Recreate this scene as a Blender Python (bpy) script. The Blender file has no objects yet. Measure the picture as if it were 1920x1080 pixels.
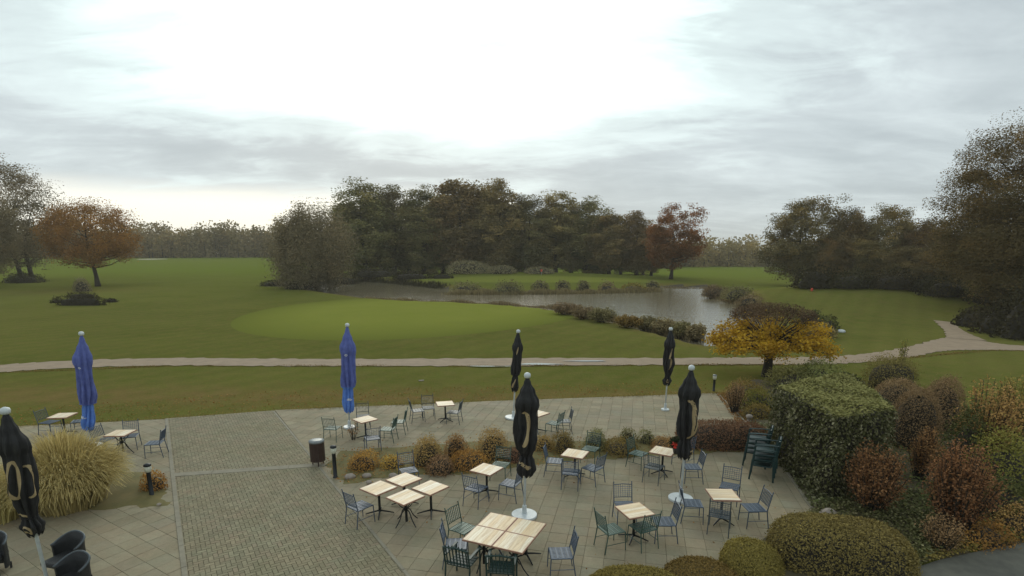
import bpy, math, random
import numpy as np
from mathutils import Matrix, Vector

random.seed(7)
rng = np.random.default_rng(7)
R = math.radians
SC = bpy.context.scene
COL = SC.collection

# ------------------------------------------------------------------ camera
H = 6.6                       # the camera looks out of an upper storey
PITCH = R(13.0)
F = 1068.0 * math.cos(PITCH)  # focal length in pixels of a 1920 px wide picture
YH = 475.0                    # row of the horizon
YPP = YH + F * math.tan(PITCH)
cam_d = bpy.data.cameras.new('camera')
cam = bpy.data.objects.new('camera', cam_d)
COL.objects.link(cam)
cam.location = (0, 0, H)
cam.rotation_euler = (math.pi / 2 - PITCH, 0, 0)
cam_d.sensor_width = 36.0
cam_d.lens = F / 1920 * 36.0
cam_d.shift_y = (YPP - 540.0) / 1920.0
cam_d.clip_start = 0.1
cam_d.clip_end = 6000
SC.camera = cam

# ------------------------------------------------------------------ world
SUN_EL, SUN_AZ = R(27), R(-9)      # azimuth from +Y (view axis) towards +X
world = bpy.data.worlds.new('World')
SC.world = world
world.use_nodes = True
wt = world.node_tree
wt.nodes.clear()


def N(tree, typ, **kw):
    n = tree.nodes.new(typ)
    for k, v in kw.items():
        if k == 'inputs':
            for kk, vv in v.items():
                n.inputs[kk].default_value = vv
        else:
            setattr(n, k, v)
    return n


def math_node(tree, op, a, b=None, clamp=False):
    n = tree.nodes.new('ShaderNodeMath')
    n.operation = op
    n.use_clamp = clamp
    for i, v in enumerate((a, b)):
        if v is None:
            continue
        if isinstance(v, (int, float)):
            n.inputs[i].default_value = v
        else:
            tree.links.new(v, n.inputs[i])
    return n.outputs[0]


def mix_col(tree, fac, a, b, blend='MIX'):
    n = tree.nodes.new('ShaderNodeMix')
    n.data_type = 'RGBA'
    n.blend_type = blend
    n.clamp_factor = True
    for sock, v in ((n.inputs[0], fac), (n.inputs[6], a), (n.inputs[7], b)):
        if isinstance(v, (int, float)):
            sock.default_value = v
        elif isinstance(v, tuple):
            sock.default_value = v if len(v) == 4 else (*v, 1)
        else:
            tree.links.new(v, sock)
    return n.outputs[2]


def ramp(tree, fac, stops, interp='LINEAR'):
    n = tree.nodes.new('ShaderNodeValToRGB')
    n.color_ramp.interpolation = interp
    el = n.color_ramp.elements
    while len(el) < len(stops):
        el.new(0.5)
    for e, (p, c) in zip(el, stops):
        e.position = p
        e.color = c if len(c) == 4 else (*c, 1)
    tree.links.new(fac, n.inputs[0])
    return n.outputs[0]


def build_sky():
    t = wt
    sky = N(t, 'ShaderNodeTexSky', sky_type='NISHITA', sun_disc=False)
    sky.sun_elevation = SUN_EL
    sky.sun_rotation = SUN_AZ
    sky.air_density = 1.0
    sky.dust_density = 2.0
    tc = N(t, 'ShaderNodeTexCoord')
    sep = N(t, 'ShaderNodeSeparateXYZ')
    t.links.new(tc.outputs['Generated'], sep.inputs[0])
    zc = math_node(t, 'MAXIMUM', sep.outputs[2], 0.0)
    den = math_node(t, 'ADD', zc, 0.16)
    px = math_node(t, 'DIVIDE', sep.outputs[0], den)
    py = math_node(t, 'DIVIDE', sep.outputs[1], den)
    comb = N(t, 'ShaderNodeCombineXYZ')
    t.links.new(px, comb.inputs[0])
    t.links.new(py, comb.inputs[1])
    mp = N(t, 'ShaderNodeMapping')
    mp.inputs['Rotation'].default_value = (0, 0, R(12))
    mp.inputs['Scale'].default_value = (0.55, 0.95, 1)
    mp.inputs['Location'].default_value = (3.1, 7.7, 0)
    t.links.new(comb.outputs[0], mp.inputs[0])
    n1 = N(t, 'ShaderNodeTexNoise', inputs={'Scale': 1.25, 'Detail': 8.0, 'Roughness': 0.58, 'Distortion': 0.5})
    t.links.new(mp.outputs[0], n1.inputs['Vector'])
    n2 = N(t, 'ShaderNodeTexNoise', inputs={'Scale': 4.6, 'Detail': 6.0, 'Roughness': 0.62, 'Distortion': 0.7})
    t.links.new(mp.outputs[0], n2.inputs['Vector'])
    cl = math_node(t, 'ADD', math_node(t, 'MULTIPLY', n1.outputs[0], 0.72), math_node(t, 'MULTIPLY', n2.outputs[0], 0.28))
    # broad glow of the veiled sun
    sd = Vector((math.sin(SUN_AZ) * math.cos(SUN_EL), math.cos(SUN_AZ) * math.cos(SUN_EL), math.sin(SUN_EL)))
    dot = N(t, 'ShaderNodeVectorMath', operation='DOT_PRODUCT')
    t.links.new(tc.outputs['Generated'], dot.inputs[0])
    dot.inputs[1].default_value = sd
    glow = ramp(t, dot.outputs['Value'], [(0.0, (0, 0, 0)), (0.74, (.16,) * 3), (0.85, (.46,) * 3), (0.93, (.85,) * 3), (1.0, (1,) * 3)])
    # the far cloud deck low over the horizon is greyer
    low = ramp(t, zc, [(0.06, (.22,) * 3), (0.15, (.46,) * 3), (0.27, (1,) * 3)], 'EASE')
    # grey of the cloud base, thinner (brighter) parts where the noise is high
    cn = math_node(t, 'SUBTRACT', cl, 0.5)
    thin = ramp(t, math_node(t, 'ADD', math_node(t, 'MULTIPLY', cn, 2.6), 0.5), [(0.05, (0,) * 3), (1.0, (1,) * 3)], 'EASE')
    grey = mix_col(t, thin, (5.0, 5.7, 6.0), (7.5, 8.4, 8.6))
    g2 = math_node(t, 'ADD', math_node(t, 'MULTIPLY', glow, low), math_node(t, 'MULTIPLY', cn, 1.9))
    core = ramp(t, g2, [(0.22, (0,) * 3), (0.52, (.35,) * 3), (0.85, (1,) * 3)], 'EASE')
    lit = mix_col(t, core, grey, (9.9, 11.8, 11.5))
    # pale clear strip along the horizon on the sun's side
    hz = ramp(t, math_node(t, 'ADD', zc, math_node(t, 'MULTIPLY', cn, 0.05)), [(0.0, (1,) * 3), (0.07, (.85,) * 3), (0.115, (0,) * 3)], 'EASE')
    side = ramp(t, math_node(t, 'SUBTRACT', sep.outputs[1], math_node(t, 'MULTIPLY', sep.outputs[0], 1.1)), [(0.98, (0,) * 3), (1.30, (1,) * 3)], 'EASE')
    strip = math_node(t, 'MULTIPLY', hz, side)
    lit2 = mix_col(t, strip, lit, (12.5, 12.4, 11.2))
    cover = math_node(t, 'SUBTRACT', 0.95, math_node(t, 'MULTIPLY', strip, 0.05))
    out = mix_col(t, cover, sky.outputs[0], lit2)
    bg = N(t, 'ShaderNodeBackground')
    bg.inputs['Strength'].default_value = 0.1
    t.links.new(out, bg.inputs['Color'])
    wo = N(t, 'ShaderNodeOutputWorld')
    t.links.new(bg.outputs[0], wo.inputs['Surface'])


build_sky()

sun_d = bpy.data.lights.new('sun', 'SUN')
sun_d.energy = 1.0
sun_d.angle = R(30)
sun_d.color = (1.0, 0.93, 0.80)
sun = bpy.data.objects.new('sun', sun_d)
COL.objects.link(sun)
_sd = Vector((math.sin(SUN_AZ) * math.cos(SUN_EL), math.cos(SUN_AZ) * math.cos(SUN_EL), math.sin(SUN_EL)))
sun.rotation_euler = _sd.to_track_quat('Z', 'Y').to_euler()
sun.location = _sd * 200

vs = SC.view_settings
vs.view_transform = 'Standard'
vs.look = 'None'
vs.gamma = 1
vs.exposure = 0.07
vs.use_curve_mapping = False
SC.cycles.max_bounces = 6
SC.cycles.diffuse_bounces = 3
SC.cycles.glossy_bounces = 3
SC.cycles.transmission_bounces = 3
SC.cycles.transparent_max_bounces = 6
SC.cycles.volume_bounces = 0


# ------------------------------------------------------------------ picture point -> place
def ray(px, py):
    x = (px - 960.0) / F
    y = -(py - YPP) / F
    c, s = math.cos(PITCH), math.sin(PITCH)
    return x, c + y * s, -s + y * c


def on_plane(px, py, z=0.0):
    d = ray(px, py)
    t = (z - H) / d[2]
    return Vector((d[0] * t, d[1] * t, z))


def z_at(Y, py):
    c, s = math.cos(PITCH), math.sin(PITCH)
    k = (YPP - py) / F
    return H + Y * (k * c - s) / (c + k * s)


def metres(npx, Y, z=0.0):
    return npx / F * (Y * math.cos(PITCH) - (z - H) * math.sin(PITCH))


def x_at(px, Y, z):
    return metres(px - 960.0, Y, z)


# ------------------------------------------------------------------ terrain
def S(a):
    a = np.clip(a, 0, 1)
    return a * a * (3 - 2 * a)


POND_FAR = [(556, 533), (600, 528), (660, 527), (740, 531), (820, 540), (920, 550), (1060, 549), (1150, 547),
            (1228, 546), (1242, 537), (1330, 538), (1322, 548), (1330, 558), (1392, 570)]
POND_NEAR = [(1420, 590), (1400, 630), (1330, 645), (1300, 638), (1250, 626), (1160, 604), (1100, 594), (1040, 579),
             (950, 571), (860, 566), (760, 563), (690, 558), (610, 548), (556, 541)]
WATER_Z = -0.55
pond_xy = np.array([on_plane(a, b, WATER_Z)[:2] for a, b in POND_FAR] + [on_plane(a, b, -0.1)[:2] for a, b in POND_NEAR])


def poly_sd(X, Y, P):
    """signed distance to a polygon, positive inside"""
    d = np.full(X.shape, 1e9)
    ins = np.zeros(X.shape, bool)
    n = len(P)
    for i in range(n):
        ax, ay = P[i]
        bx, by = P[(i + 1) % n]
        ex, ey = bx - ax, by - ay
        tt = np.clip(((X - ax) * ex + (Y - ay) * ey) / (ex * ex + ey * ey + 1e-12), 0, 1)
        d = np.minimum(d, np.hypot(X - ax - tt * ex, Y - ay - tt * ey))
        c = ((ay > Y) != (by > Y)) & (X < (bx - ax) * (Y - ay) / (by - ay + 1e-12) + ax)
        ins ^= c
    return np.where(ins, d, -d)


def T(X, Y):
    X = np.asarray(X, float)
    Y = np.asarray(Y, float)
    z = 4.4 * S((Y - 105) / 260) * S((-X - 10) / 90)
    z = z + 0.45 * np.exp(-(((X + 11) / 15) ** 2 + ((Y - 60) / 15) ** 2))
    z = z + 2.1 * np.exp(-(((X - 50) / 22) ** 2 + ((Y - 80) / 13) ** 2))
    z = z + 1.3 * np.exp(-(((X - 4) / 42) ** 2 + ((Y - 150) / 15) ** 2))
    z = z + 0.22 * np.sin(X * .055 + 1.3) * np.sin(Y * .05 + .4) * S((Y - 34) / 25)
    z = z + 0.25 * np.sin(X * .021 + 2.3) * S((Y - 90) / 60)
    sd = poly_sd(X, Y, pond_xy)
    m = S((sd + 1.6) / 3.2)
    return z * (1 - m) + m * (-1.6)


def Tz(x, y):
    return float(T(np.array([x]), np.array([y]))[0])


_ts = np.geomspace(8, 1600, 900)


def gp(px, py):
    """first place on the terrain seen at a picture point"""
    d = ray(px, py)
    n = math.hypot(d[0], d[1])
    s = _ts / d[1]
    X, Y, Z = d[0] * s, d[1] * s, H + d[2] * s
    g = np.maximum(T(X, Y), WATER_Z)
    k = np.nonzero(Z <= g)[0]
    if len(k) == 0:
        i = len(_ts) - 1
        return Vector((X[i], Y[i], g[i]))
    i = max(k[0], 1)
    a, b = Z[i - 1] - g[i - 1], Z[i] - g[i]
    u = a / (a - b + 1e-12)
    x, y = X[i - 1] + u * (X[i] - X[i - 1]), Y[i - 1] + u * (Y[i] - Y[i - 1])
    return Vector((x, y, max(Tz(x, y), WATER_Z)))


# ------------------------------------------------------------------ materials
def new_mat(name):
    m = bpy.data.materials.new(name)
    m.use_nodes = True
    t = m.node_tree
    b = t.nodes['Principled BSDF']
    return m, t, b


def bump(t, b, height, strength=.3, dist=.02):
    n = N(t, 'ShaderNodeBump', inputs={'Strength': strength, 'Distance': dist})
    t.links.new(height, n.inputs['Height'])
    t.links.new(n.outputs[0], b.inputs['Normal'])


def coords(t, scale=(1, 1, 1), obj=True):
    if obj:
        o = N(t, 'ShaderNodeTexCoord').outputs['Object']
    else:
        o = N(t, 'ShaderNodeNewGeometry').outputs['Position']
    mp = N(t, 'ShaderNodeMapping')
    mp.inputs['Scale'].default_value = scale
    t.links.new(o, mp.inputs[0])
    return mp.outputs[0]


def noise(t, vec, scale, detail=4, rough=.6, dist=0):
    n = N(t, 'ShaderNodeTexNoise', inputs={'Scale': scale, 'Detail': detail, 'Roughness': rough, 'Distortion': dist})
    t.links.new(vec, n.inputs['Vector'])
    return n.outputs[0]


def simple(name, c1, c2=None, rough=.6, scale=8, metal=0, bmp=0.0, spec=.5, obj=True, stretch=(1, 1, 1)):
    m, t, b = new_mat(name)
    c2 = c2 or tuple(x * .75 for x in c1)
    v = coords(t, stretch, obj)
    n = noise(t, v, scale)
    c = ramp(t, n, [(.35, c2), (.65, c1)])
    t.links.new(c, b.inputs['Base Color'])
    b.inputs['Roughness'].default_value = rough
    b.inputs['Metallic'].default_value = metal
    b.inputs['Specular IOR Level'].default_value = spec
    if bmp:
        bump(t, b, noise(t, v, scale * 6), bmp, .01)
    return m


def leaf_mat(name, cols, trans=.25, rough=.7, vary=.25):
    """leaves: colour per leaf from the attribute tint, light passes through"""
    m = bpy.data.materials.new(name)
    m.use_nodes = True
    t = m.node_tree
    t.nodes.clear()
    at = N(t, 'ShaderNodeAttribute', attribute_name='tint')
    k = len(cols)
    c = ramp(t, at.outputs['Fac'], [(i / (k - 1), cols[i]) for i in range(k)])
    oi = N(t, 'ShaderNodeObjectInfo')
    hsv = N(t, 'ShaderNodeHueSaturation')
    t.links.new(c, hsv.inputs['Color'])
    t.links.new(math_node(t, 'ADD', math_node(t, 'MULTIPLY', oi.outputs['Random'], vary * 1.2), 1 - vary * .6), hsv.inputs['Value'])
    t.links.new(math_node(t, 'ADD', math_node(t, 'MULTIPLY', oi.outputs['Random'], .03), .485), hsv.inputs['Hue'])
    d = N(t, 'ShaderNodeBsdfDiffuse')
    tr = N(t, 'ShaderNodeBsdfTranslucent')
    mx = N(t, 'ShaderNodeMixShader')
    mx.inputs[0].default_value = trans
    t.links.new(hsv.outputs[0], d.inputs[0])
    t.links.new(hsv.outputs[0], tr.inputs[0])
    t.links.new(d.outputs[0], mx.inputs[1])
    t.links.new(tr.outputs[0], mx.inputs[2])
    o = N(t, 'ShaderNodeOutputMaterial')
    t.links.new(mx.outputs[0], o.inputs[0])
    return m


def ground_material():
    m, t, b = new_mat('lawn_grass')
    pos = coords(t, (1, 1, 1), False)
    n1 = noise(t, pos, .12, 4, .6)
    n2 = noise(t, pos, .9, 5, .7)
    n3 = noise(t, pos, 9, 3, .7)
    c = mix_col(t, ramp(t, n1, [(.35, (0,) * 3), (.65, (1,) * 3)]), (.104, .116, .0255), (.133, .138, .033))
    c = mix_col(t, math_node(t, 'MULTIPLY', ramp(t, n2, [(.40, (0,) * 3), (.70, (1,) * 3)]), .75), c, (.155, .132, .043))
    fair = N(t, 'ShaderNodeAttribute', attribute_name='fairway')
    c = mix_col(t, math_node(t, 'MULTIPLY', fair.outputs['Fac'], .8), c, (.132, .170, .022))
    dry = N(t, 'ShaderNodeAttribute', attribute_name='dry')
    dn = math_node(t, 'MULTIPLY', dry.outputs['Fac'], ramp(t, n2, [(.3, (.25,) * 3), (.6, (1,) * 3)]))
    c = mix_col(t, dn, c, (.185, .130, .050))
    # faint mowing stripes
    w = N(t, 'ShaderNodeTexWave', inputs={'Scale': .16, 'Distortion': .7, 'Detail': 2.0})
    rot = N(t, 'ShaderNodeMapping')
    rot.inputs['Rotation'].default_value = (0, 0, R(35))
    t.links.new(pos, rot.inputs[0])
    t.links.new(rot.outputs[0], w.inputs['Vector'])
    hs = N(t, 'ShaderNodeHueSaturation')
    t.links.new(c, hs.inputs['Color'])
    v = math_node(t, 'ADD', math_node(t, 'MULTIPLY', w.outputs['Fac'], .07), math_node(t, 'MULTIPLY', math_node(t, 'ADD', n3, math_node(t, 'MULTIPLY', noise(t, pos, 2.6, 5, .75), .8)), .55))
    t.links.new(math_node(t, 'ADD', v, .48), hs.inputs['Value'])
    t.links.new(hs.outputs[0], b.inputs['Base Color'])
    b.inputs['Roughness'].default_value = .95
    b.inputs['Specular IOR Level'].default_value = 0.0
    bump(t, b, math_node(t, 'ADD', n3, math_node(t, 'MULTIPLY', noise(t, pos, 40, 2), .5)), .8, .05)
    return m


M = {}
M['lawn'] = ground_material()


def green_material():
    m, t, b = new_mat('putting_turf')
    pos = coords(t, (1, 1, 1), False)
    n1 = noise(t, pos, .25, 4)
    n3 = noise(t, pos, 6, 4, .7)
    c = mix_col(t, n1, (.174, .196, .036), (.214, .224, .047))
    ed = N(t, 'ShaderNodeAttribute', attribute_name='tint')
    fr = ramp(t, math_node(t, 'ADD', ed.outputs['Fac'], math_node(t, 'MULTIPLY', math_node(t, 'SUBTRACT', n3, .5), .25)), [(.60, (1,) * 3), (.82, (.5,) * 3), (.97, (0,) * 3)])
    c = mix_col(t, fr, (.132, .146, .030), c)
    hs = N(t, 'ShaderNodeHueSaturation')
    t.links.new(c, hs.inputs['Color'])
    t.links.new(math_node(t, 'ADD', math_node(t, 'MULTIPLY', n3, .3), .85), hs.inputs['Value'])
    t.links.new(hs.outputs[0], b.inputs['Base Color'])
    b.inputs['Roughness'].default_value = .95
    b.inputs['Specular IOR Level'].default_value = 0.0
    bump(t, b, n3, .3, .02)
    return m


M['green'] = green_material()


def paving_mat(name, cols, obj_scale=14, stain=.62, rough=.8):
    m, t, b = new_mat(name)
    pos = coords(t, (1, 1, 1), False)
    gi = N(t, 'ShaderNodeNewGeometry')
    at = N(t, 'ShaderNodeAttribute', attribute_name='tint')
    oi = N(t, 'ShaderNodeObjectInfo')
    rnd = math_node(t, 'FRACT', math_node(t, 'ADD', at.outputs['Fac'], oi.outputs['Random']))
    k = len(cols)
    c = ramp(t, rnd, [(i / (k - 1), cols[i]) for i in range(k)])
    big = noise(t, pos, .35, 5, .65)
    fine = noise(t, pos, obj_scale, 4, .7)
    hs = N(t, 'ShaderNodeHueSaturation')
    t.links.new(c, hs.inputs['Color'])
    v = math_node(t, 'ADD', math_node(t, 'MULTIPLY', big, stain), math_node(t, 'MULTIPLY', fine, .45))
    t.links.new(math_node(t, 'ADD', v, 1 - stain * .5 - .225), hs.inputs['Value'])
    moss = ramp(t, noise(t, pos, .8, 5, .7), [(.5, (0,) * 3), (.75, (.45,) * 3)])
    tintn = mix_col(t, ramp(t, noise(t, pos, 1.4, 4, .6), [(.35, (0,) * 3), (.65, (1,) * 3)]), (1.045, .985, .96), (.97, 1.005, 1.0))
    c2 = mix_col(t, moss, mix_col(t, 1.0, hs.outputs[0], tintn, 'MULTIPLY'), (.14, .135, .07))
    t.links.new(c2, b.inputs['Base Color'])
    t.links.new(ramp(t, big, [(.35, (rough - .12,) * 3), (.6, (rough + .08,) * 3)]), b.inputs['Roughness'])
    b.inputs['Specular IOR Level'].default_value = .12
    bump(t, b, fine, .25, .006)
    return m


M['slab'] = paving_mat('terrace_slab', [(.267, .233, .160), (.310, .269, .183), (.242, .215, .147), (.287, .244, .163), (.258, .233, .165)])
M['brick'] = paving_mat('path_brick', [(.249, .222, .146), (.204, .183, .120), (.280, .249, .164), (.227, .202, .132), (.258, .215, .146)], 18, .35)
M['joint'] = simple('sandy_joint', (.165, .150, .105), (.12, .115, .078), .95, 6, obj=False)
M['kerb'] = simple('kerb_concrete', (.26, .235, .17), (.20, .18, .13), .85, 3, bmp=.2, obj=False)
M['gravel'] = simple('gravel_path', (.30, .222, .145), (.24, .178, .114), .9, 1.5, bmp=.4, obj=False)
M['asphalt'] = simple('asphalt', (.13, .128, .10), (.095, .093, .075), .85, 3, bmp=.4, obj=False)
M['soil'] = simple('bed_soil', (.115, .090, .042), (.065, .055, .028), .95, 2.5, bmp=.6, obj=False)
M['bedgrass'] = simple('bed_turf', (.170, .135, .046), (.120, .110, .036), .95, 2.0, bmp=.6, obj=False)
M['mud'] = simple('bank_mud', (.075, .06, .035), (.05, .04, .025), .9, 1.0, bmp=.4, obj=False)
M['sand'] = simple('bunker_sand', (.55, .48, .38), None, .95, 1, obj=False)
M['bark'] = simple('bark', (.055, .045, .034), (.03, .026, .02), .95, 5, bmp=.6, stretch=(3, 3, .6))
M['darkmetal'] = simple('dark_iron', (.022, .026, .028), None, .45, 20, .5)
M['bluemetal'] = simple('blue_grey_metal', (.075, .105, .15), (.058, .082, .118), .45, 14, .2)
M['greymetal'] = simple('slate_metal', (.085, .105, .115), (.065, .08, .088), .45, 14, .2)
M['greenmetal'] = simple('green_metal', (.052, .108, .085), (.040, .082, .064), .45, 14, .2)
M['greenpaint'] = simple('dark_green_slat', (.014, .042, .036), (.010, .030, .026), .5, 10)
M['greenplastic'] = simple('green_plastic', (.012, .042, .042), (.009, .033, .033), .38, 6)
M['wicker'] = simple('black_wicker', (.018, .020, .022), (.010, .011, .012), .6, 60, bmp=.5)
M['white'] = simple('white_lacquer', (.62, .66, .66), (.52, .56, .56), .4, 6)
M['blackfab'] = simple('black_canvas', (.014, .014, .014), (.009, .009, .010), .75, 7)
M['bluefab'] = simple('royal_blue_canvas', (.114, .150, .432), (.084, .110, .324), .8, 6)
M['skyfab'] = simple('bright_blue_canvas', (.120, .264, .696), (.090, .192, .540), .8, 6)
M['gold'] = simple('gold_print', (.42, .32, .17), (.34, .25, .13), .7, 9)
M['whiteprint'] = simple('white_print', (.75, .78, .85), None, .7, 9)
M['brownsteel'] = simple('brown_bin_paint', (.050, .026, .020), (.034, .018, .014), .5, 5)
M['greysteel'] = simple('grey_steel', (.23, .25, .25), None, .4, 6, .4)
M['stone'] = simple('field_stone', (.36, .31, .26), (.24, .20, .165), .85, 5, bmp=.4)
M['paleglass'] = simple('opal_glass', (.60, .60, .48), (.48, .48, .38), .3, 4)
M['clay'] = simple('dark_pot', (.03, .03, .034), None, .5, 5)
M['redpetal'] = simple('red_petal', (.75, .05, .02), (.55, .03, .02), .6, 20)
M['redflag'] = simple('red_flag_cloth', (.75, .10, .05), None, .7, 20)
M['mosscore'] = simple('inner_foliage', (.11, .095, .042), (.07, .062, .028), .95, 7)
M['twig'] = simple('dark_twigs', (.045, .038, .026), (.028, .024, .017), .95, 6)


def wood_material():
    m, t, b = new_mat('table_wood')
    v = coords(t, (1.0, 9, 9))
    oi = N(t, 'ShaderNodeObjectInfo')
    add = N(t, 'ShaderNodeVectorMath', operation='ADD')
    t.links.new(v, add.inputs[0])
    sc = N(t, 'ShaderNodeVectorMath', operation='SCALE')
    sc.inputs[0].default_value = (37, 11, 5)
    t.links.new(oi.outputs['Random'], sc.inputs['Scale'])
    t.links.new(sc.outputs[0], add.inputs[1])
    g = noise(t, add.outputs[0], 2.2, 5, .6, .6)
    base = ramp(t, oi.outputs['Random'], [(0, (.74, .56, .33)), (.3, (.88, .80, .62)), (.6, (.78, .58, .34)), (1, (.92, .86, .70))])
    c = mix_col(t, ramp(t, g, [(.4, (0,) * 3), (.62, (.55,) * 3)]), base, (.50, .33, .17))
    t.links.new(c, b.inputs['Base Color'])
    b.inputs['Roughness'].default_value = .5
    bump(t, b, g, .1, .004)
    return m


M['wood'] = wood_material()
M['woodedge'] = simple('table_edge_wood', (.42, .22, .15), (.32, .17, .11), .6, 9)


def water_material():
    m, t, b = new_mat('pond_water')
    pos = coords(t, (1, 1.6, 1), False)
    b.inputs['Base Color'].default_value = (.165, .140, .085, 1)
    b.inputs['Roughness'].default_value = .12
    b.inputs['Specular IOR Level'].default_value = .5
    b.inputs['IOR'].default_value = 1.33
    n = math_node(t, 'ADD', noise(t, pos, 1.1, 3, .6), math_node(t, 'MULTIPLY', noise(t, pos, .15, 2), .8))
    bump(t, b, n, .42, .20)
    return m


M['water'] = water_material()


# ------------------------------------------------------------------ mesh helpers
class MB:
    """collects simple solids and links them as one mesh"""

    def __init__(self):
        self.v, self.f, self.m = [], [], []

    def add(self, vs_, fs, mi=0):
        o = len(self.v)
        self.v += [tuple(x) for x in vs_]
        self.f += [tuple(o + i for i in f) for f in fs]
        self.m += [mi] * len(fs)
        return self

    def box(self, c, s, rz=0, rx=0, mi=0, ch=0.0):
        hx, hy, hz = s[0] / 2, s[1] / 2, s[2] / 2
        mt = Matrix.Translation(c) @ Matrix.Rotation(rz, 4, 'Z') @ Matrix.Rotation(rx, 4, 'X')
        if ch <= 0:
            p = [(-hx, -hy, -hz), (hx, -hy, -hz), (hx, hy, -hz), (-hx, hy, -hz), (-hx, -hy, hz), (hx, -hy, hz), (hx, hy, hz), (-hx, hy, hz)]
            f = [(0, 3, 2, 1), (4, 5, 6, 7), (0, 1, 5, 4), (1, 2, 6, 5), (2, 3, 7, 6), (3, 0, 4, 7)]
        else:
            a, d = hx - ch, hy - ch
            p = [(-hx, -hy, -hz), (hx, -hy, -hz), (hx, hy, -hz), (-hx, hy, -hz),
                 (-hx, -hy, hz - ch), (hx, -hy, hz - ch), (hx, hy, hz - ch), (-hx, hy, hz - ch),
                 (-a, -d, hz), (a, -d, hz), (a, d, hz), (-a, d, hz)]
            f = [(0, 3, 2, 1), (0, 1, 5, 4), (1, 2, 6, 5), (2, 3, 7, 6), (3, 0, 4, 7),
                 (4, 5, 9, 8), (5, 6, 10, 9), (6, 7, 11, 10), (7, 4, 8, 11), (8, 9, 10, 11)]
        return self.add([mt @ Vector(q) for q in p], f, mi)

    def tube(self, pts, rad, n=6, mi=0, flat=1.0):
        pts = [Vector(p) for p in pts]
        if not isinstance(rad, (list, tuple)):
            rad = [rad] * len(pts)
        vs_, fs = [], []
        up = Vector((0, 0, 1))
        prev = None
        for i, p in enumerate(pts):
            a = pts[max(i - 1, 0)]
            c = pts[min(i + 1, len(pts) - 1)]
            d = (c - a).normalized()
            if prev is None:
                ref = up if abs(d.z) < .9 else Vector((1, 0, 0))
                u = d.cross(ref).normalized()
            else:
                u = (prev - d * prev.dot(d)).normalized()
            prev = u
            w = d.cross(u)
            for k in range(n):
                an = 2 * math.pi * k / n + math.pi / n
                vs_.append(p + u * math.cos(an) * rad[i] + w * math.sin(an) * rad[i] * flat)
        for i in range(len(pts) - 1):
            for k in range(n):
                k2 = (k + 1) % n
                fs.append((i * n + k, i * n + k2, (i + 1) * n + k2, (i + 1) * n + k))
        fs.append(tuple(range(n - 1, -1, -1)))
        fs.append(tuple((len(pts) - 1) * n + k for k in range(n)))
        return self.add(vs_, fs, mi)

    def lathe(self, prof, n=20, c=(0, 0, 0), mi=0, cap=True):
        vs_, fs = [], []
        for r, z in prof:
            for k in range(n):
                a = 2 * math.pi * k / n
                vs_.append((c[0] + r * math.cos(a), c[1] + r * math.sin(a), c[2] + z))
        for i in range(len(prof) - 1):
            for k in range(n):
                k2 = (k + 1) % n
                fs.append((i * n + k, i * n + k2, (i + 1) * n + k2, (i + 1) * n + k))
        if cap:
            fs.append(tuple(range(n - 1, -1, -1)))
            fs.append(tuple((len(prof) - 1) * n + k for k in range(n)))
        return self.add(vs_, fs, mi)

    def mesh(self, name, mats, smooth=False):
        me = bpy.data.meshes.new(name)
        me.from_pydata(self.v, [], self.f)
        for m in (mats if isinstance(mats, (list, tuple)) else [mats]):
            me.materials.append(m)
        me.polygons.foreach_set('material_index', self.m)
        if smooth:
            me.polygons.foreach_set('use_smooth', [True] * len(me.polygons))
        me.update()
        return me

    def obj(self, name, mats, parent=None, smooth=False):
        return link(name, self.mesh(name, mats, smooth), parent)


def link(name, me, parent=None):
    o = bpy.data.objects.new(name, me)
    COL.objects.link(o)
    if parent is not None:
        o.parent = parent
    return o


def tag(o, label=None, cat=None, group=None, kind=None):
    if label:
        o['label'] = label
    if cat:
        o['category'] = cat
    if group:
        o['group'] = group
    if kind:
        o['kind'] = kind
    return o


def thing(name, label, cat, loc=(0, 0, 0), rz=0, group=None):
    o = bpy.data.objects.new(name, None)
    COL.objects.link(o)
    o.empty_display_size = .2
    o.location = loc
    o.rotation_euler = (0, 0, rz)
    return tag(o, label, cat, group)


def copy_thing(src, loc, rz, label, group=None, scale=None):
    c = src.copy()
    COL.objects.link(c)
    c.location = loc
    c.rotation_euler = (0, 0, rz)
    c['label'] = label
    if group:
        c['group'] = group
    if scale:
        c.scale = scale
    for ch in src.children:
        d = ch.copy()
        COL.objects.link(d)
        d.parent = c
        for g in ch.children:
            e = g.copy()
            COL.objects.link(e)
            e.parent = d
    return c


def quads_mesh(name, Q, tint, mats, extra=None):
    """Q (n,4,3) quads with a tint per quad; extra = (verts, quads) of a solid core given material 1"""
    n = len(Q)
    v = Q.reshape(-1, 3)
    loops = np.arange(n * 4)
    tv = np.repeat(tint, 4)
    mi = np.zeros(n, np.int32)
    if extra is not None:
        ev, ef = extra
        loops = np.concatenate([loops, (np.asarray(ef) + len(v)).ravel()])
        v = np.vstack([v, ev])
        tv = np.concatenate([tv, np.full(len(ev), .3)])
        mi = np.concatenate([mi, np.ones(len(ef), np.int32)])
    me = bpy.data.meshes.new(name)
    nf = len(loops) // 4
    me.vertices.add(len(v))
    me.vertices.foreach_set('co', v.astype(np.float32).ravel())
    me.loops.add(len(loops))
    me.loops.foreach_set('vertex_index', loops.astype(np.int32))
    me.polygons.add(nf)
    me.polygons.foreach_set('loop_start', np.arange(0, nf * 4, 4, dtype=np.int32))
    me.polygons.foreach_set('loop_total', np.full(nf, 4, np.int32))
    me.polygons.foreach_set('material_index', mi)
    at = me.attributes.new('tint', 'FLOAT', 'POINT')
    at.data.foreach_set('value', tv.astype(np.float32))
    for m in mats:
        me.materials.append(m)
    me.update(calc_edges=True)
    return me


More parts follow.
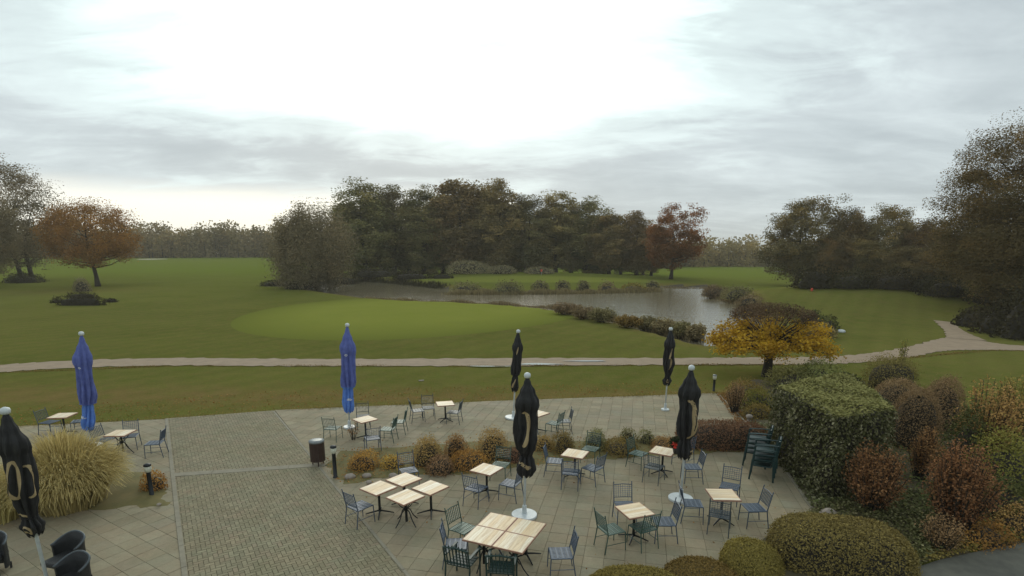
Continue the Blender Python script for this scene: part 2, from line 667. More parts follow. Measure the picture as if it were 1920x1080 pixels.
def leaf_quads(P, nrm, size, asp=.7, jitter=.6, r=rng):
    """leaf-shaped quads (kite) at points P facing about nrm"""
    n = len(P)
    nn = nrm + r.normal(0, jitter, (n, 3))
    nn /= np.linalg.norm(nn, axis=1, keepdims=True) + 1e-9
    a = r.normal(0, 1, (n, 3))
    u = np.cross(nn, a)
    u /= np.linalg.norm(u, axis=1, keepdims=True) + 1e-9
    w = np.cross(nn, u)
    s = (size * r.uniform(.65, 1.35, n))[:, None]
    Q = np.stack([P - u * s * .5, P - w * s * asp * .5 + nn * s * .08, P + u * s * .5, P + w * s * asp * .5 + nn * s * .08], 1)
    return Q


def clip_poly(poly, conv):
    """Sutherland-Hodgman, conv counter-clockwise"""
    out = poly
    n = len(conv)
    for i in range(n):
        ax, ay = conv[i]
        bx, by = conv[(i + 1) % n]
        inp, out = out, []
        if not inp:
            return []
        for j in range(len(inp)):
            p, q = inp[j], inp[(j + 1) % len(inp)]
            sp = (bx - ax) * (p[1] - ay) - (by - ay) * (p[0] - ax)
            sq = (bx - ax) * (q[1] - ay) - (by - ay) * (q[0] - ax)
            if sp >= 0:
                out.append(p)
            if sp * sq < 0:
                k = sp / (sp - sq)
                out.append((p[0] + k * (q[0] - p[0]), p[1] + k * (q[1] - p[1])))
    return out


def ccw(P):
    a = sum(P[i][0] * P[(i + 1) % len(P)][1] - P[(i + 1) % len(P)][0] * P[i][1] for i in range(len(P)))
    return P if a > 0 else P[::-1]


def area(P):
    return abs(sum(P[i][0] * P[(i + 1) % len(P)][1] - P[(i + 1) % len(P)][0] * P[i][1] for i in range(len(P)))) / 2


def px_poly(pts, z=0.0):
    return ccw([tuple(on_plane(a, b, z)[:2]) for a, b in pts])


# ------------------------------------------------------------------ ground
def axis(fine_a, fine_b, step, far_a, far_b):
    a = list(np.arange(fine_a, fine_b, step))
    lo = [fine_a - d for d in np.geomspace(step * 1.5, fine_a - far_a, 26)][::-1]
    hi = [fine_b + d for d in np.geomspace(step * 1.5, far_b - fine_b, 26)]
    return np.array(lo + a + hi)


gx = axis(-75, 75, 1.0, -1150, 1150)
gy = axis(20, 175, 1.0, -200, 1150)
GX, GY = np.meshgrid(gx, gy)
GZ = T(GX, GY)
me = bpy.data.meshes.new('lawn')
nx, ny = len(gx), len(gy)
me.vertices.add(nx * ny)
me.vertices.foreach_set('co', np.stack([GX, GY, GZ], -1).astype(np.float32).ravel())
ii = (np.arange(ny - 1)[:, None] * nx + np.arange(nx - 1)[None]).ravel()
lp = np.stack([ii, ii + 1, ii + nx + 1, ii + nx], 1).astype(np.int32)
me.loops.add(lp.size)
me.loops.foreach_set('vertex_index', lp.ravel())
me.polygons.add(len(lp))
me.polygons.foreach_set('loop_start', np.arange(0, lp.size, 4, dtype=np.int32))
me.polygons.foreach_set('loop_total', np.full(len(lp), 4, np.int32))
me.polygons.foreach_set('use_smooth', np.ones(len(lp), bool))
me.materials.append(M['lawn'])
me.materials.append(M['mud'])
fair = S((GY - 55) / 60) * (0.35 + .65 * S((GY - 120) / 80))
fair = np.maximum(fair, .75 * np.exp(-(((GX - 40) / 18) ** 2 + ((GY - 95) / 14) ** 2)))
dryv = .85 * np.exp(-((GY - (25.2 - .02 * GX)) / 2.0) ** 2) * (GX < 12)
dryv = np.maximum(dryv, .55 * np.exp(-(((GX - 50) / 12) ** 2 + ((GY - 82) / 6) ** 2)))
dryv = np.maximum(dryv, .45 * np.exp(-(((GX + 78) / 14) ** 2 + ((GY - 100) / 10) ** 2)))
sdp = poly_sd(GX, GY, pond_xy)
dryv = np.maximum(dryv, .7 * np.exp(-((sdp + .8) / 1.5) ** 2))
for nm, arr in (('fairway', fair), ('dry', dryv)):
    at = me.attributes.new(nm, 'FLOAT', 'POINT')
    at.data.foreach_set('value', arr.astype(np.float32).ravel())
mz = GZ.ravel()[lp].mean(1)
me.polygons.foreach_set('material_index', (mz < -.35).astype(np.int32))
me.update(calc_edges=True)
tag(link('ground', me), 'mown golf course lawn rolling away from the terrace', kind='structure')

# pond water
wp = px = None
mb = MB()
c0 = pond_xy.mean(0)
big = [(float(c0[0] + (p[0] - c0[0])), float(c0[1] + (p[1] - c0[1]))) for p in pond_xy]
# the water sheet reaches under the banks
ext = []
n = len(pond_xy)
for i in range(n):
    a, b_, c_ = pond_xy[i - 1], pond_xy[i], pond_xy[(i + 1) % n]
    d = c_ - a
    nrm = np.array([d[1], -d[0]]) / (np.linalg.norm(d) + 1e-9)
    if poly_sd(np.array([b_[0] + nrm[0] * .2]), np.array([b_[1] + nrm[1] * .2]), pond_xy)[0] > 0:
        nrm = -nrm
    ext.append((b_[0] + nrm[0] * 1.2, b_[1] + nrm[1] * 1.2, WATER_Z))
mb.add(ext, [tuple(range(n))])
tag(mb.obj('pond_water', M['water']), 'brownish pond reflecting trees and pale sky', kind='structure')


def drape_strip(name, left, right, dz, mat, sub=14):
    """a ribbon between two picture lines, laid on the terrain"""
    L = [gp(*p) for p in left]
    Rr = [gp(*p) for p in right]

    def smooth(P):
        out = []
        for i in range(len(P) - 1):
            p0, p1, p2, p3 = P[max(i - 1, 0)], P[i], P[i + 1], P[min(i + 2, len(P) - 1)]
            for k in range(sub):
                u = k / sub
                out.append(.5 * ((2 * p1) + (p2 - p0) * u + (2 * p0 - 5 * p1 + 4 * p2 - p3) * u * u + (3 * p1 - p0 - 3 * p2 + p3) * u ** 3))
        out.append(P[-1])
        return out
    L, Rr = smooth(L), smooth(Rr)
    mb = MB()
    vs_, fs = [], []
    W = 4
    for i, (a, b) in enumerate(zip(L, Rr)):
        for k in range(W + 1):
            p = a.lerp(b, k / W)
            e = .10 * math.sin(i * 1.7 + k) + .08 * math.sin(i * 4.1 + k * 2) + random.uniform(-.06, .06) if k in (0, W) else 0
            vs_.append((p.x, p.y + e, Tz(p.x, p.y) + dz))
    for i in range(len(L) - 1):
        for k in range(W):
            o = i * (W + 1) + k
            fs.append((o, o + W + 1, o + W + 2, o + 1))
    mb.add(vs_, fs)
    return mb.obj(name, mat, smooth=True)


far_e = [(-300, 712), (-120, 696), (0, 685), (150, 676), (330, 672), (500, 673), (650, 674), (850, 673), (1050, 672), (1250, 672), (1400, 671),
         (1520, 670), (1620, 664), (1700, 651), (1760, 636), (1800, 630), (1860, 643), (1930, 649), (2100, 652), (2400, 655)]
near_e = [(-300, 734), (-120, 714), (0, 699), (150, 690), (330, 686), (500, 687), (650, 687), (850, 687), (1050, 686), (1250, 685), (1400, 684),
          (1520, 684), (1620, 680), (1700, 671), (1760, 660), (1800, 657), (1860, 657), (1930, 658), (2100, 662), (2400, 667)]
tag(drape_strip('gravel_path', far_e, near_e, .03, M['gravel']), 'pale gravel cart path crossing the lawn', kind='structure')
tag(drape_strip('gravel_spur', [(1750, 601), (1768, 618), (1775, 634)], [(1786, 605), (1808, 622), (1850, 640)], .05, M['gravel']),
    'short gravel spur branching up towards the right hand trees', kind='structure')
pm = MB()
for (x0, x1, y0, hgt) in ((970, 1050, 683.0, 1.4), (1060, 1140, 677.3, 1.0), (880, 960, 687.5, .9)):
    c1 = on_plane((x0 + x1) / 2, y0, .04)
    rx = metres((x1 - x0) / 2, c1.y)
    ry = (on_plane(0, y0 - hgt, 0).y - on_plane(0, y0 + hgt, 0).y) / 2
    zt = Tz(c1.x, c1.y) + .055 + .004 * len(pm.f)
    k = 28
    pm.add([(c1.x + rx * math.cos(a) * (1 + .2 * math.sin(3 * a + x0)), c1.y + ry * math.sin(a) * (1 + .25 * math.sin(2 * a + y0)), zt)
            for a in [2 * math.pi * i / k for i in range(k)]], [tuple(range(k))])
m, t, b = new_mat('puddle_water')
b.inputs['Base Color'].default_value = (.10, .09, .07, 1)
b.inputs['Roughness'].default_value = .03
tag(pm.obj('puddle', m), 'shallow rain puddles on the gravel path', kind='structure')


def drape_ellipse(name, cx, cy, rx, ry, dz, mat, wob=.06, rings=14, spokes=72, ph=0.0, rot=0):
    mb = MB()
    vs_, fs = [(cx, cy, Tz(cx, cy) + dz)], []
    cr, sr = math.cos(rot), math.sin(rot)
    for i in range(1, rings + 1):
        q = i / rings
        for k in range(spokes):
            a = 2 * math.pi * k / spokes
            w = 1 + wob * math.sin(2 * a + ph) + wob * .6 * math.sin(3 * a + 1 + ph)
            ex, ey = rx * q * w * math.cos(a), ry * q * w * math.sin(a)
            x, y = cx + ex * cr - ey * sr, cy + ex * sr + ey * cr
            vs_.append((x, y, Tz(x, y) + (dz if i < rings else -.05)))
    for k in range(spokes):
        fs.append((0, 1 + k, 1 + (k + 1) % spokes))
    for i in range(rings - 1):
        for k in range(spokes):
            a = 1 + i * spokes + k
            b_ = 1 + i * spokes + (k + 1) % spokes
            fs.append((a, a + spokes, b_ + spokes, b_))
    mb.add(vs_, fs)
    me = mb.mesh(name, mat, True)
    at = me.attributes.new('tint', 'FLOAT', 'POINT')
    at.data.foreach_set('value', [0.0] + [i / rings for i in range(1, rings + 1) for k in range(spokes)])
    return link(name, me)


pa, pb = gp(745, 636), gp(745, 560)
gcy, gry = (pa.y + pb.y) / 2, (pb.y - pa.y) / 2
gl, gr = gp(415, 600), gp(1085, 602)
tag(drape_ellipse('putting_green', (gl.x + gr.x) / 2 + .5, gcy - .5, (gr.x - gl.x) / 2 * 1.1, gry * 1.03, .035, M['green'], .03),
    'smooth lighter putting green beside the pond', kind='structure')
p = gp(1010, 524)
tag(drape_ellipse('far_green', p.x, p.y, 34, 9, .05, M['green'], .04), 'green on the far side of the pond', kind='structure')
for i, (a, b, rx, ry) in enumerate(((285, 486, 7, 3.5), (1318, 498, 8, 3))):
    p = gp(a, b)
    tag(drape_ellipse('sand_bunker', p.x, p.y, rx, ry * 2, .08, M['sand'], .1, 6, 30), 'pale sand bunker in the distant fairway', kind='structure')

# ------------------------------------------------------------------ paved terrace, brick walk
SZ = .035
terr_px = [(515, 770), (930, 753), (1342, 738), (1402, 800), (1462, 872), (1525, 962), (1560, 1180), (845, 1180)]
left_px = [(310, 786), (332, 960), (357, 1180), (-500, 1180), (-500, 825), (0, 802)]
walk_px = [(313, 786), (512, 771), (842, 1180), (360, 1180)]
terr, leftp, walk = px_poly(terr_px), px_poly(left_px), px_poly(walk_px)


def sheet(name, P, z, mat, label):
    mb = MB()
    mb.add([(x, y, z) for x, y in P], [tuple(range(len(P)))])
    return tag(mb.obj(name, mat), label, kind='structure')


def inset(poly, d):
    cx = sum(p[0] for p in poly) / len(poly)
    cy = sum(p[1] for p in poly) / len(poly)
    r = math.sqrt(area(poly)) + 1e-6
    k = 1 - 2 * d / r
    return [(cx + (x - cx) * k, cy + (y - cy) * k) for x, y in poly]


def paver(poly, z0, z1, ch, tilt):
    """a stone with chamfered edge: list of verts, faces"""
    n = len(poly)
    inn = inset(poly, ch)
    v = [(x, y, z0) for x, y in poly] + [(x, y, z1 - ch * .6) for x, y in poly] + [(x, y, z1 + tilt[0] * x0 + tilt[1] * y0) for (x, y), (x0, y0) in
        zip(inn, [(x - poly[0][0], y - poly[0][1]) for x, y in inn])]
    f = []
    for i in range(n):
        j = (i + 1) % n
        f += [(i, j, n + j, n + i), (n + i, n + j, 2 * n + j, 2 * n + i)]
    f.append(tuple(range(2 * n, 3 * n)))
    return v, f


def pave(parent, polys, name, mat, z0, z1, ch, limit=300):
    def key(P):
        cx = sum(p[0] for p in P) / len(P)
        cy = sum(p[1] for p in P) / len(P)
        vis = cy > 10.9 and abs(cx) < cy * .93
        return (0 if vis else 1, cx * cx + cy * cy)
    polys = sorted(polys, key=key)
    rest = MB()
    tints = []
    for i, P in enumerate(polys):
        tilt = (random.uniform(-.006, .006), random.uniform(-.006, .006))
        v, f = paver(P, z0, z1 + random.uniform(-.002, .002), ch, tilt)
        if i < limit:
            mb = MB()
            mb.add(v, f)
            mb.obj(name, mat, parent)
        else:
            rest.add(v, f)
            tints += [random.random()] * len(v)
    if rest.v:
        me = rest.mesh(name, mat)
        at = me.attributes.new('tint', 'FLOAT', 'POINT')
        at.data.foreach_set('value', tints)
        o = link(name, me, parent)
        o['kind'] = 'stuff'


def grid_polys(regions, ang, sx, sy, gap, off=0.5, herring=False):
    out = []
    ca, sa = math.cos(ang), math.sin(ang)
    for P in regions:
        us = [x * ca + y * sa for x, y in P]
        vs2 = [-x * sa + y * ca for x, y in P]
        cells = []
        if herring:
            w = sy          # brick 2w x w
            n0, n1 = int(min(us) / w) - 3, int(max(us) / w) + 4
            m0, m1 = int(min(vs2) / w) - 3, int(max(vs2) / w) + 4
            for a in range(n0, n1):
                for b in range(m0, m1):
                    k = (a - b) % 4
                    if k == 0:
                        cells.append((a * w, b * w, 2 * w, w))
                    elif k == 3:
                        cells.append((a * w, b * w - w * 0, w, 2 * w))
        else:
            r0, r1 = int(min(vs2) / sy) - 1, int(max(vs2) / sy) + 2
            for r in range(r0, r1):
                o = off * sx * (r % 2)
                for c in range(int(min(us) / sx) - 2, int(max(us) / sx) + 2):
                    cells.append((c * sx + o, r * sy, sx, sy))
        for (u, v, a, b) in cells:
            q = [(u + gap, v + gap), (u + a - gap, v + gap), (u + a - gap, v + b - gap), (u + gap, v + b - gap)]
            q = [(x * ca - y * sa, x * sa + y * ca) for x, y in q]
            q = clip_poly(q, P)
            if len(q) >= 3 and area(q) > .03 * a * b:
                out.append(q)
    return out


t1 = sheet('terrace', terr, .012, M['joint'], 'grey slab terrace with cafe tables')
t2 = sheet('side_terrace', leftp, .012, M['joint'], 'grey slab terrace left of the brick walk')
w1 = sheet('brick_walk', walk, .016, M['joint'], 'herringbone brick walk leading to the lawn')
SL = R(-12.7)
pave(t1, grid_polys([terr], SL, .45, .45, .003, 0.0), 'slab', M['slab'], .012, SZ, .006)
pave(t2, grid_polys([leftp], R(-45) + SL + R(25.4), .45, .45, .003, 0.0), 'slab', M['slab'], .012, SZ, .006)
WA = math.atan2(-(278 - 960) / 1068.0, 1) + 0.0
pave(w1, grid_polys([walk], WA, .2, .1, .0045, 0, True), 'brick', M['brick'], .016, SZ + .004, .004)


def kerb_line(name, pts, w, h, label):
    root = thing(name, None, None)
    del_keys = [k for k in root.keys()]
    root['kind'] = 'structure'
    root['label'] = label
    P = [on_plane(a, b, 0) for a, b in pts]
    for a, b in zip(P[:-1], P[1:]):
        L = (b - a).length
        k = max(1, int(L / 1.0))
        ang = math.atan2(b.y - a.y, b.x - a.x)
        for i in range(k):
            c = a.lerp(b, (i + .5) / k)
            mb = MB()
            mb.box((c.x, c.y, h / 2), (L / k - .008, w, h + random.uniform(-.003, .003)), ang, ch=.008)
            mb.obj('kerbstone', M['kerb'], root)


kerb_line('walk_kerb', [(312, 787), (332, 960), (358, 1170)], .11, .055, 'narrow concrete kerb along the left side of the brick walk')
kerb_line('walk_edge', [(513, 772), (838, 1172)], .08, .052, 'narrow concrete kerb along the right side of the brick walk')
kerb_line('walk_band', [(324, 893), (610, 873)], .30, .050, 'paler band of long stones crossing the brick walk')
kerb_line('terrace_edging', [(1346, 740), (1404, 800), (1464, 872), (1522, 956)], .08, .075, 'reddish edging stones at the right side of the terrace')

# asphalt drive in the corner
drv = px_poly([(1660, 1085), (1760, 1052), (1860, 1030), (1990, 1008), (2200, 1180), (1500, 1180)])
sheet('asphalt_drive', drv, .03, M['asphalt'], 'dark asphalt drive in the lower right corner')


def mound(name, pts, h, mat, label, kind='structure', z=0.03):
    """a low planted bed: polygon rim rising to a soft crown"""
    P = px_poly(pts)
    xs = [p[0] for p in P]
    ys = [p[1] for p in P]
    st = max((max(xs) - min(xs)), (max(ys) - min(ys))) / 46
    X, Y = np.meshgrid(np.arange(min(xs) - st, max(xs) + 2 * st, st), np.arange(min(ys) - st, max(ys) + 2 * st, st))
    sd = poly_sd(X, Y, np.array(P))
    Z = z + h * S((sd + .05) / .7) + .02 * np.sin(X * 5.1) * np.sin(Y * 4.3) * (sd > 0)
    inside = sd > -st * .75
    Z = np.where(sd < 0, z - .05, Z)
    idx = -np.ones(X.shape, int)
    idx[inside] = np.arange(inside.sum())
    vs_ = np.stack([X, Y, Z], -1)[inside].tolist()
    fs = []
    for i in range(X.shape[0] - 1):
        for j in range(X.shape[1] - 1):
            q = (idx[i, j], idx[i, j + 1], idx[i + 1, j + 1], idx[i + 1, j])
            if min(q) >= 0:
                fs.append(q)
    mb = MB()
    mb.add(vs_, fs)
    return tag(mb.obj(name, mat, smooth=True), label, kind=kind)


mound('planting_bed', [(598, 872), (640, 846), (760, 836), (900, 828), (1100, 826), (1270, 818), (1385, 792), (1455, 846), (1300, 856), (1200, 862),
                       (1100, 866), (1000, 878), (870, 893), (760, 893), (690, 905), (638, 916)], .06, M['bedgrass'], 'mossy planting bed between the two terrace levels')
mound('grass_bed', [(-160, 880), (60, 868), (240, 880), (318, 897), (325, 953), (180, 962), (0, 972), (-160, 978)], .05, M['bedgrass'], 'turf bed round the tall ornamental grass')
mound('shrub_bed', [(1350, 741), (1420, 712), (1600, 742), (1760, 800), (2300, 830), (2300, 1000), (1860, 1026), (1680, 1070), (1500, 1175), (1020, 1175),
                    (1130, 1085), (1330, 1075), (1400, 1020), (1470, 985), (1522, 958), (1460, 866), (1404, 800)], .08, M['soil'], 'dark earth bed under the shrubs at the right')

# ------------------------------------------------------------------ air
hz_ = MB()
hz_.box((0, 480, 16), (2600, 1760, 38))
hm = bpy.data.materials.new('haze_air')
hm.use_nodes = True
hm.node_tree.nodes.clear()
pv = N(hm.node_tree, 'ShaderNodeVolumePrincipled')
pv.inputs['Color'].default_value = (.93, .87, .74, 1)
pv.inputs['Density'].default_value = .00045
ho = N(hm.node_tree, 'ShaderNodeOutputMaterial')
hm.node_tree.links.new(pv.outputs[0], ho.inputs['Volume'])
tag(hz_.obj('haze', hm), 'thin autumn haze over the course', kind='stuff')

# ------------------------------------------------------------------ vegetation builders
LEAF = {
    'wood_dark': leaf_mat('leaf_wood_dark', [(0.144, 0.146, 0.064), (0.240, 0.215, 0.085), (0.334, 0.269, 0.107)], .2),
    'wood_brown': leaf_mat('leaf_wood_brown', [(0.178, 0.145, 0.066), (0.282, 0.220, 0.093), (0.392, 0.273, 0.105)], .2),
    'oak_brown': leaf_mat('leaf_oak_brown', [(0.116, 0.102, 0.050), (0.193, 0.147, 0.066), (0.306, 0.200, 0.070)], .22),
    'oak_orange': leaf_mat('leaf_oak_orange', [(0.183, 0.102, 0.045), (0.313, 0.150, 0.058), (0.429, 0.187, 0.058)], .25),
    'grey_brown': leaf_mat('leaf_grey_brown', [(0.180, 0.165, 0.102), (0.270, 0.230, 0.132), (0.361, 0.289, 0.152)], .22),
    'yellow': leaf_mat('leaf_yellow', [(0.280, 0.151, 0.025), (0.532, 0.303, 0.031), (0.644, 0.411, 0.062)], .3),
    'bare': leaf_mat('leaf_bare', [(0.121, 0.083, 0.053), (0.164, 0.116, 0.068), (0.207, 0.149, 0.075)], .1),
    'under': leaf_mat('leaf_under', [(.034, .032, .018), (.056, .050, .027), (.085, .072, .038)], .12),
    'far': leaf_mat('leaf_far', [(0.179, 0.148, 0.072), (0.265, 0.201, 0.092), (0.369, 0.249, 0.101)], .2),
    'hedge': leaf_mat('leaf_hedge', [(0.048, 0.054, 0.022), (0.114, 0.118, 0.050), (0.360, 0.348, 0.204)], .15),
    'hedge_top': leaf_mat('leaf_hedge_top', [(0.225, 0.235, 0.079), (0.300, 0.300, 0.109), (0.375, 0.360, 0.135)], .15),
    'olive': leaf_mat('leaf_olive', [(0.193, 0.149, 0.044), (0.275, 0.206, 0.064), (0.358, 0.260, 0.078)], .15),
    'yew': leaf_mat('leaf_yew', [(0.149, 0.122, 0.045), (0.281, 0.228, 0.077), (0.430, 0.349, 0.109)], .12),
    'juniper': leaf_mat('leaf_juniper', [(0.180, 0.192, 0.063), (0.252, 0.252, 0.087), (0.336, 0.312, 0.108)], .15),
    'lime': leaf_mat('leaf_lime', [(0.164, 0.154, 0.041), (0.230, 0.205, 0.052), (0.312, 0.257, 0.073)], .2),
    'red_brown': leaf_mat('leaf_red_brown', [(0.132, 0.068, 0.038), (0.231, 0.111, 0.056), (0.385, 0.194, 0.085)], .18),
    'barberry': leaf_mat('leaf_barberry', [(0.161, 0.099, 0.059), (0.288, 0.169, 0.088), (0.398, 0.239, 0.122)], .15),
    'brown_ball': leaf_mat('leaf_brown_ball', [(0.199, 0.136, 0.076), (0.327, 0.213, 0.113), (0.427, 0.287, 0.147)], .15),
    'rust': leaf_mat('leaf_rust', [(0.246, 0.168, 0.071), (0.406, 0.243, 0.095), (0.567, 0.338, 0.120)], .18),
    'orange': leaf_mat('leaf_orange', [(0.289, 0.175, 0.060), (0.497, 0.281, 0.070), (0.662, 0.421, 0.108)], .2),
    'dark_green': leaf_mat('leaf_dark_green', [(0.062, 0.074, 0.032), (0.108, 0.119, 0.043), (0.169, 0.163, 0.058)], .15),
    'reed': leaf_mat('leaf_reed', [(0.156, 0.120, 0.068), (0.252, 0.188, 0.101), (0.360, 0.276, 0.149)], .15),
    'reed_green': leaf_mat('leaf_reed_green', [(0.149, 0.135, 0.068), (0.228, 0.201, 0.091), (0.300, 0.259, 0.120)], .15),
    'miscanthus': leaf_mat('leaf_miscanthus', [(0.280, 0.210, 0.090), (0.513, 0.406, 0.167), (0.794, 0.640, 0.305)], .25),
    'ivy': leaf_mat('leaf_ivy', [(0.067, 0.070, 0.029), (0.123, 0.121, 0.048), (0.307, 0.270, 0.144)], .1),
    'flowerleaf': leaf_mat('leaf_flower', [(.018, .026, .015), (.03, .042, .022), (.05, .06, .03)], .1),
    'fallen': leaf_mat('leaf_fallen', [(0.168, 0.084, 0.028), (0.308, 0.154, 0.042), (0.420, 0.238, 0.084)], .1),
}


def crown_mesh(name, mat, hgt, wid, bare_trunk, n_clump, per, leaf, seed, shape='round', rcf=.08, tint_up=0.0):
    """crown of a tree: leaf clumps through an uneven envelope; returns mesh and clump centres"""
    r = np.random.default_rng(seed)
    z0, z1 = bare_trunk * hgt, hgt
    cz, hz = (z0 + z1) / 2, (z1 - z0) / 2
    # lobes make the outline uneven
    nl = 9
    lob = r.normal(0, 1, (nl, 3))
    lob /= np.linalg.norm(lob, axis=1, keepdims=True)
    la = r.uniform(-.22, .24, nl)
    C = []
    while len(C) < n_clump:
        d = r.normal(0, 1, 3)
        d /= np.linalg.norm(d)
        k = 1 + float((la * np.clip(lob @ d, 0, 1) ** 3).sum()) + r.normal(0, .05)
        q = r.uniform(.30, 1.0) ** .45
        x, y, z = d * k * q
        if shape == 'round':
            w = 1.0
            if z < 0:
                z *= .95
        elif shape == 'tall':
            w = 1.0 - .25 * max(z, 0)
        elif shape == 'umbrella':
            z = z if z > -.35 else -.35 + (z + .35) * .25
            w = 1.0
        elif shape == 'weeping':
            w = 1.0 - .15 * max(z, 0) + .02
            if z < 0:
                w = 1.0 + .12 * z
        C.append((x * w * wid / 2, y * w * wid / 2, cz + z * hz))
    C = np.array(C)
    rc = wid * rcf * (1 if shape != 'umbrella' else .8)
    m_ = r.integers(int(per * .6), int(per * 1.4), n_clump)
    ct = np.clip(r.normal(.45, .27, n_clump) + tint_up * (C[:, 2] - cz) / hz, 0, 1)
    idx = np.repeat(np.arange(n_clump), m_)
    off = np.clip(r.normal(0, 1, (len(idx), 3)), -1.45, 1.45) * np.array([1, 1, .72]) * rc * r.uniform(.6, 1.35, n_clump)[idx][:, None]
    if shape == 'weeping':
        off[:, 2] *= 2.0
    P = C[idx] + off
    P[:, 2] = np.maximum(P[:, 2], .15)
    nr = P - np.array([0, 0, cz - hz * .4])
    nr /= np.linalg.norm(nr, axis=1, keepdims=True)
    nr[:, 2] += .5
    Q = leaf_quads(P, nr, leaf, .75, .8, r)
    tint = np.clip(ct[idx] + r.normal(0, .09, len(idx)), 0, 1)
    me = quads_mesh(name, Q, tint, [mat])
    return me, C


def trunk_mesh(name, hgt, wid, bare, C, rad, seed, limbs=12, twin=False):
    r = random.Random(seed)
    mb = MB()
    top = hgt * (.62 if twin else .80)

    def trunk(x0, lean):
        pts, rr = [], []
        for i in range(8):
            u = i / 7
            pts.append((x0 + lean * u * u + .02 * wid * math.sin(u * 5 + seed), .02 * wid * math.sin(u * 4 + seed * 2), top * u))
            rr.append(rad * (1.35 if i == 0 else 1) * (1 - .88 * u))
        mb.tube(pts, rr, 8)
        return pts
    pts = trunk(0, 0)
    if twin:
        trunk(wid * .1, wid * .12)
    idx = list(range(len(C)))
    r.shuffle(idx)
    for i in idx[:limbs]:
        c = Vector(C[i])
        zb = max(bare * hgt * .85, min(c.z - .25 * math.hypot(c.x, c.y) - .04 * hgt, top * .85))
        u = zb / top
        a = Vector((.02 * wid * math.sin(u * 5 + seed), .02 * wid * math.sin(u * 4 + seed * 2), zb))
        m1 = a.lerp(c, .5) + Vector((0, 0, -.03 * hgt))
        r0 = rad * .42 * (1 - u * .7)
        mb.tube([a, m1, c], [r0, r0 * .6, r0 * .2], 5)
    return mb.mesh(name, M['bark'], True)


PROTO = {}


def make_tree(kind, mat, hgt, wid, bare, ncl, per, leaf, seed, shape='round', rad=None, limbs=12, tint_up=.15, twin=False, rcf=.08):
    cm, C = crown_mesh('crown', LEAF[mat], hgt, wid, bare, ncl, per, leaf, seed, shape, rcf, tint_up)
    tm = trunk_mesh('trunk', hgt, wid, bare, C, rad or hgt * .022, seed, limbs, twin)
    return cm, tm, hgt, wid


def plant_tree(proto, px, base_y, top_y, width_px, label, name='broadleaf_tree', cat='tree', group=None, rz=None, Y=None, sink=.0):
    if Y is None:
        p = gp(px, base_y)
    else:
        k = ray(px, base_y)
        x = k[0] / k[1] * Y
        p = Vector((x, Y, Tz(x, Y)))
    cm, tm, h0, w0 = proto
    ht = z_at(p.y, top_y) - p.z
    wd = metres(width_px, p.y, p.z + ht * .5)
    o = thing(name, label, cat, (p.x, p.y, p.z - .1 - sink), rz if rz is not None else random.uniform(0, 6.28), group)
    link('trunk', tm, o)
    link('crown', cm, o)
    o.scale = (wd / w0, wd / w0, (ht + .1) / h0)
    return o


def superdome(n, rx, ry, h, ex=2.0, r=rng, zmin=0.0):
    """points and normals on a dome |x/rx|^e+|y/ry|^e+|z/h|^e=1, z>=0"""
    d = r.normal(0, 1, (n * 2, 3))
    d[:, 2] = np.abs(d[:, 2])
    d /= np.linalg.norm(d, axis=1, keepdims=True)
    s = (np.abs(d) ** ex).sum(1) ** (-1 / ex)
    p = d * s[:, None]
    w = np.hypot(np.hypot(p[:, 0] / 1, p[:, 1]), .6)
    p = p[:n]
    nr = np.sign(p) * np.abs(p) ** (ex - 1)
    sc = np.array([rx, ry, h])
    nr = nr / sc
    nr /= np.linalg.norm(nr, axis=1, keepdims=True) + 1e-9
    return p * sc, nr


def dome_core(rx, ry, h, ex, k=.86, nu=24, nv=9):
    vs_, fs = [], []
    for j in range(nv + 1):
        el = (math.pi / 2) * j / nv
        for i in range(nu):
            a = 2 * math.pi * i / nu
            d = np.array([math.cos(a) * math.cos(el), math.sin(a) * math.cos(el), math.sin(el)])
            s = (np.abs(d) ** ex).sum() ** (-1 / ex)
            q = d * s * k * (1 + .04 * math.sin(5 * a + j))
            vs_.append((q[0] * rx, q[1] * ry, q[2] * h))
    for j in range(nv):
        for i in range(nu):
            i2 = (i + 1) % nu
            fs.append((j * nu + i, j * nu + i2, (j + 1) * nu + i2, (j + 1) * nu + i))
    return np.array(vs_), np.array(fs)


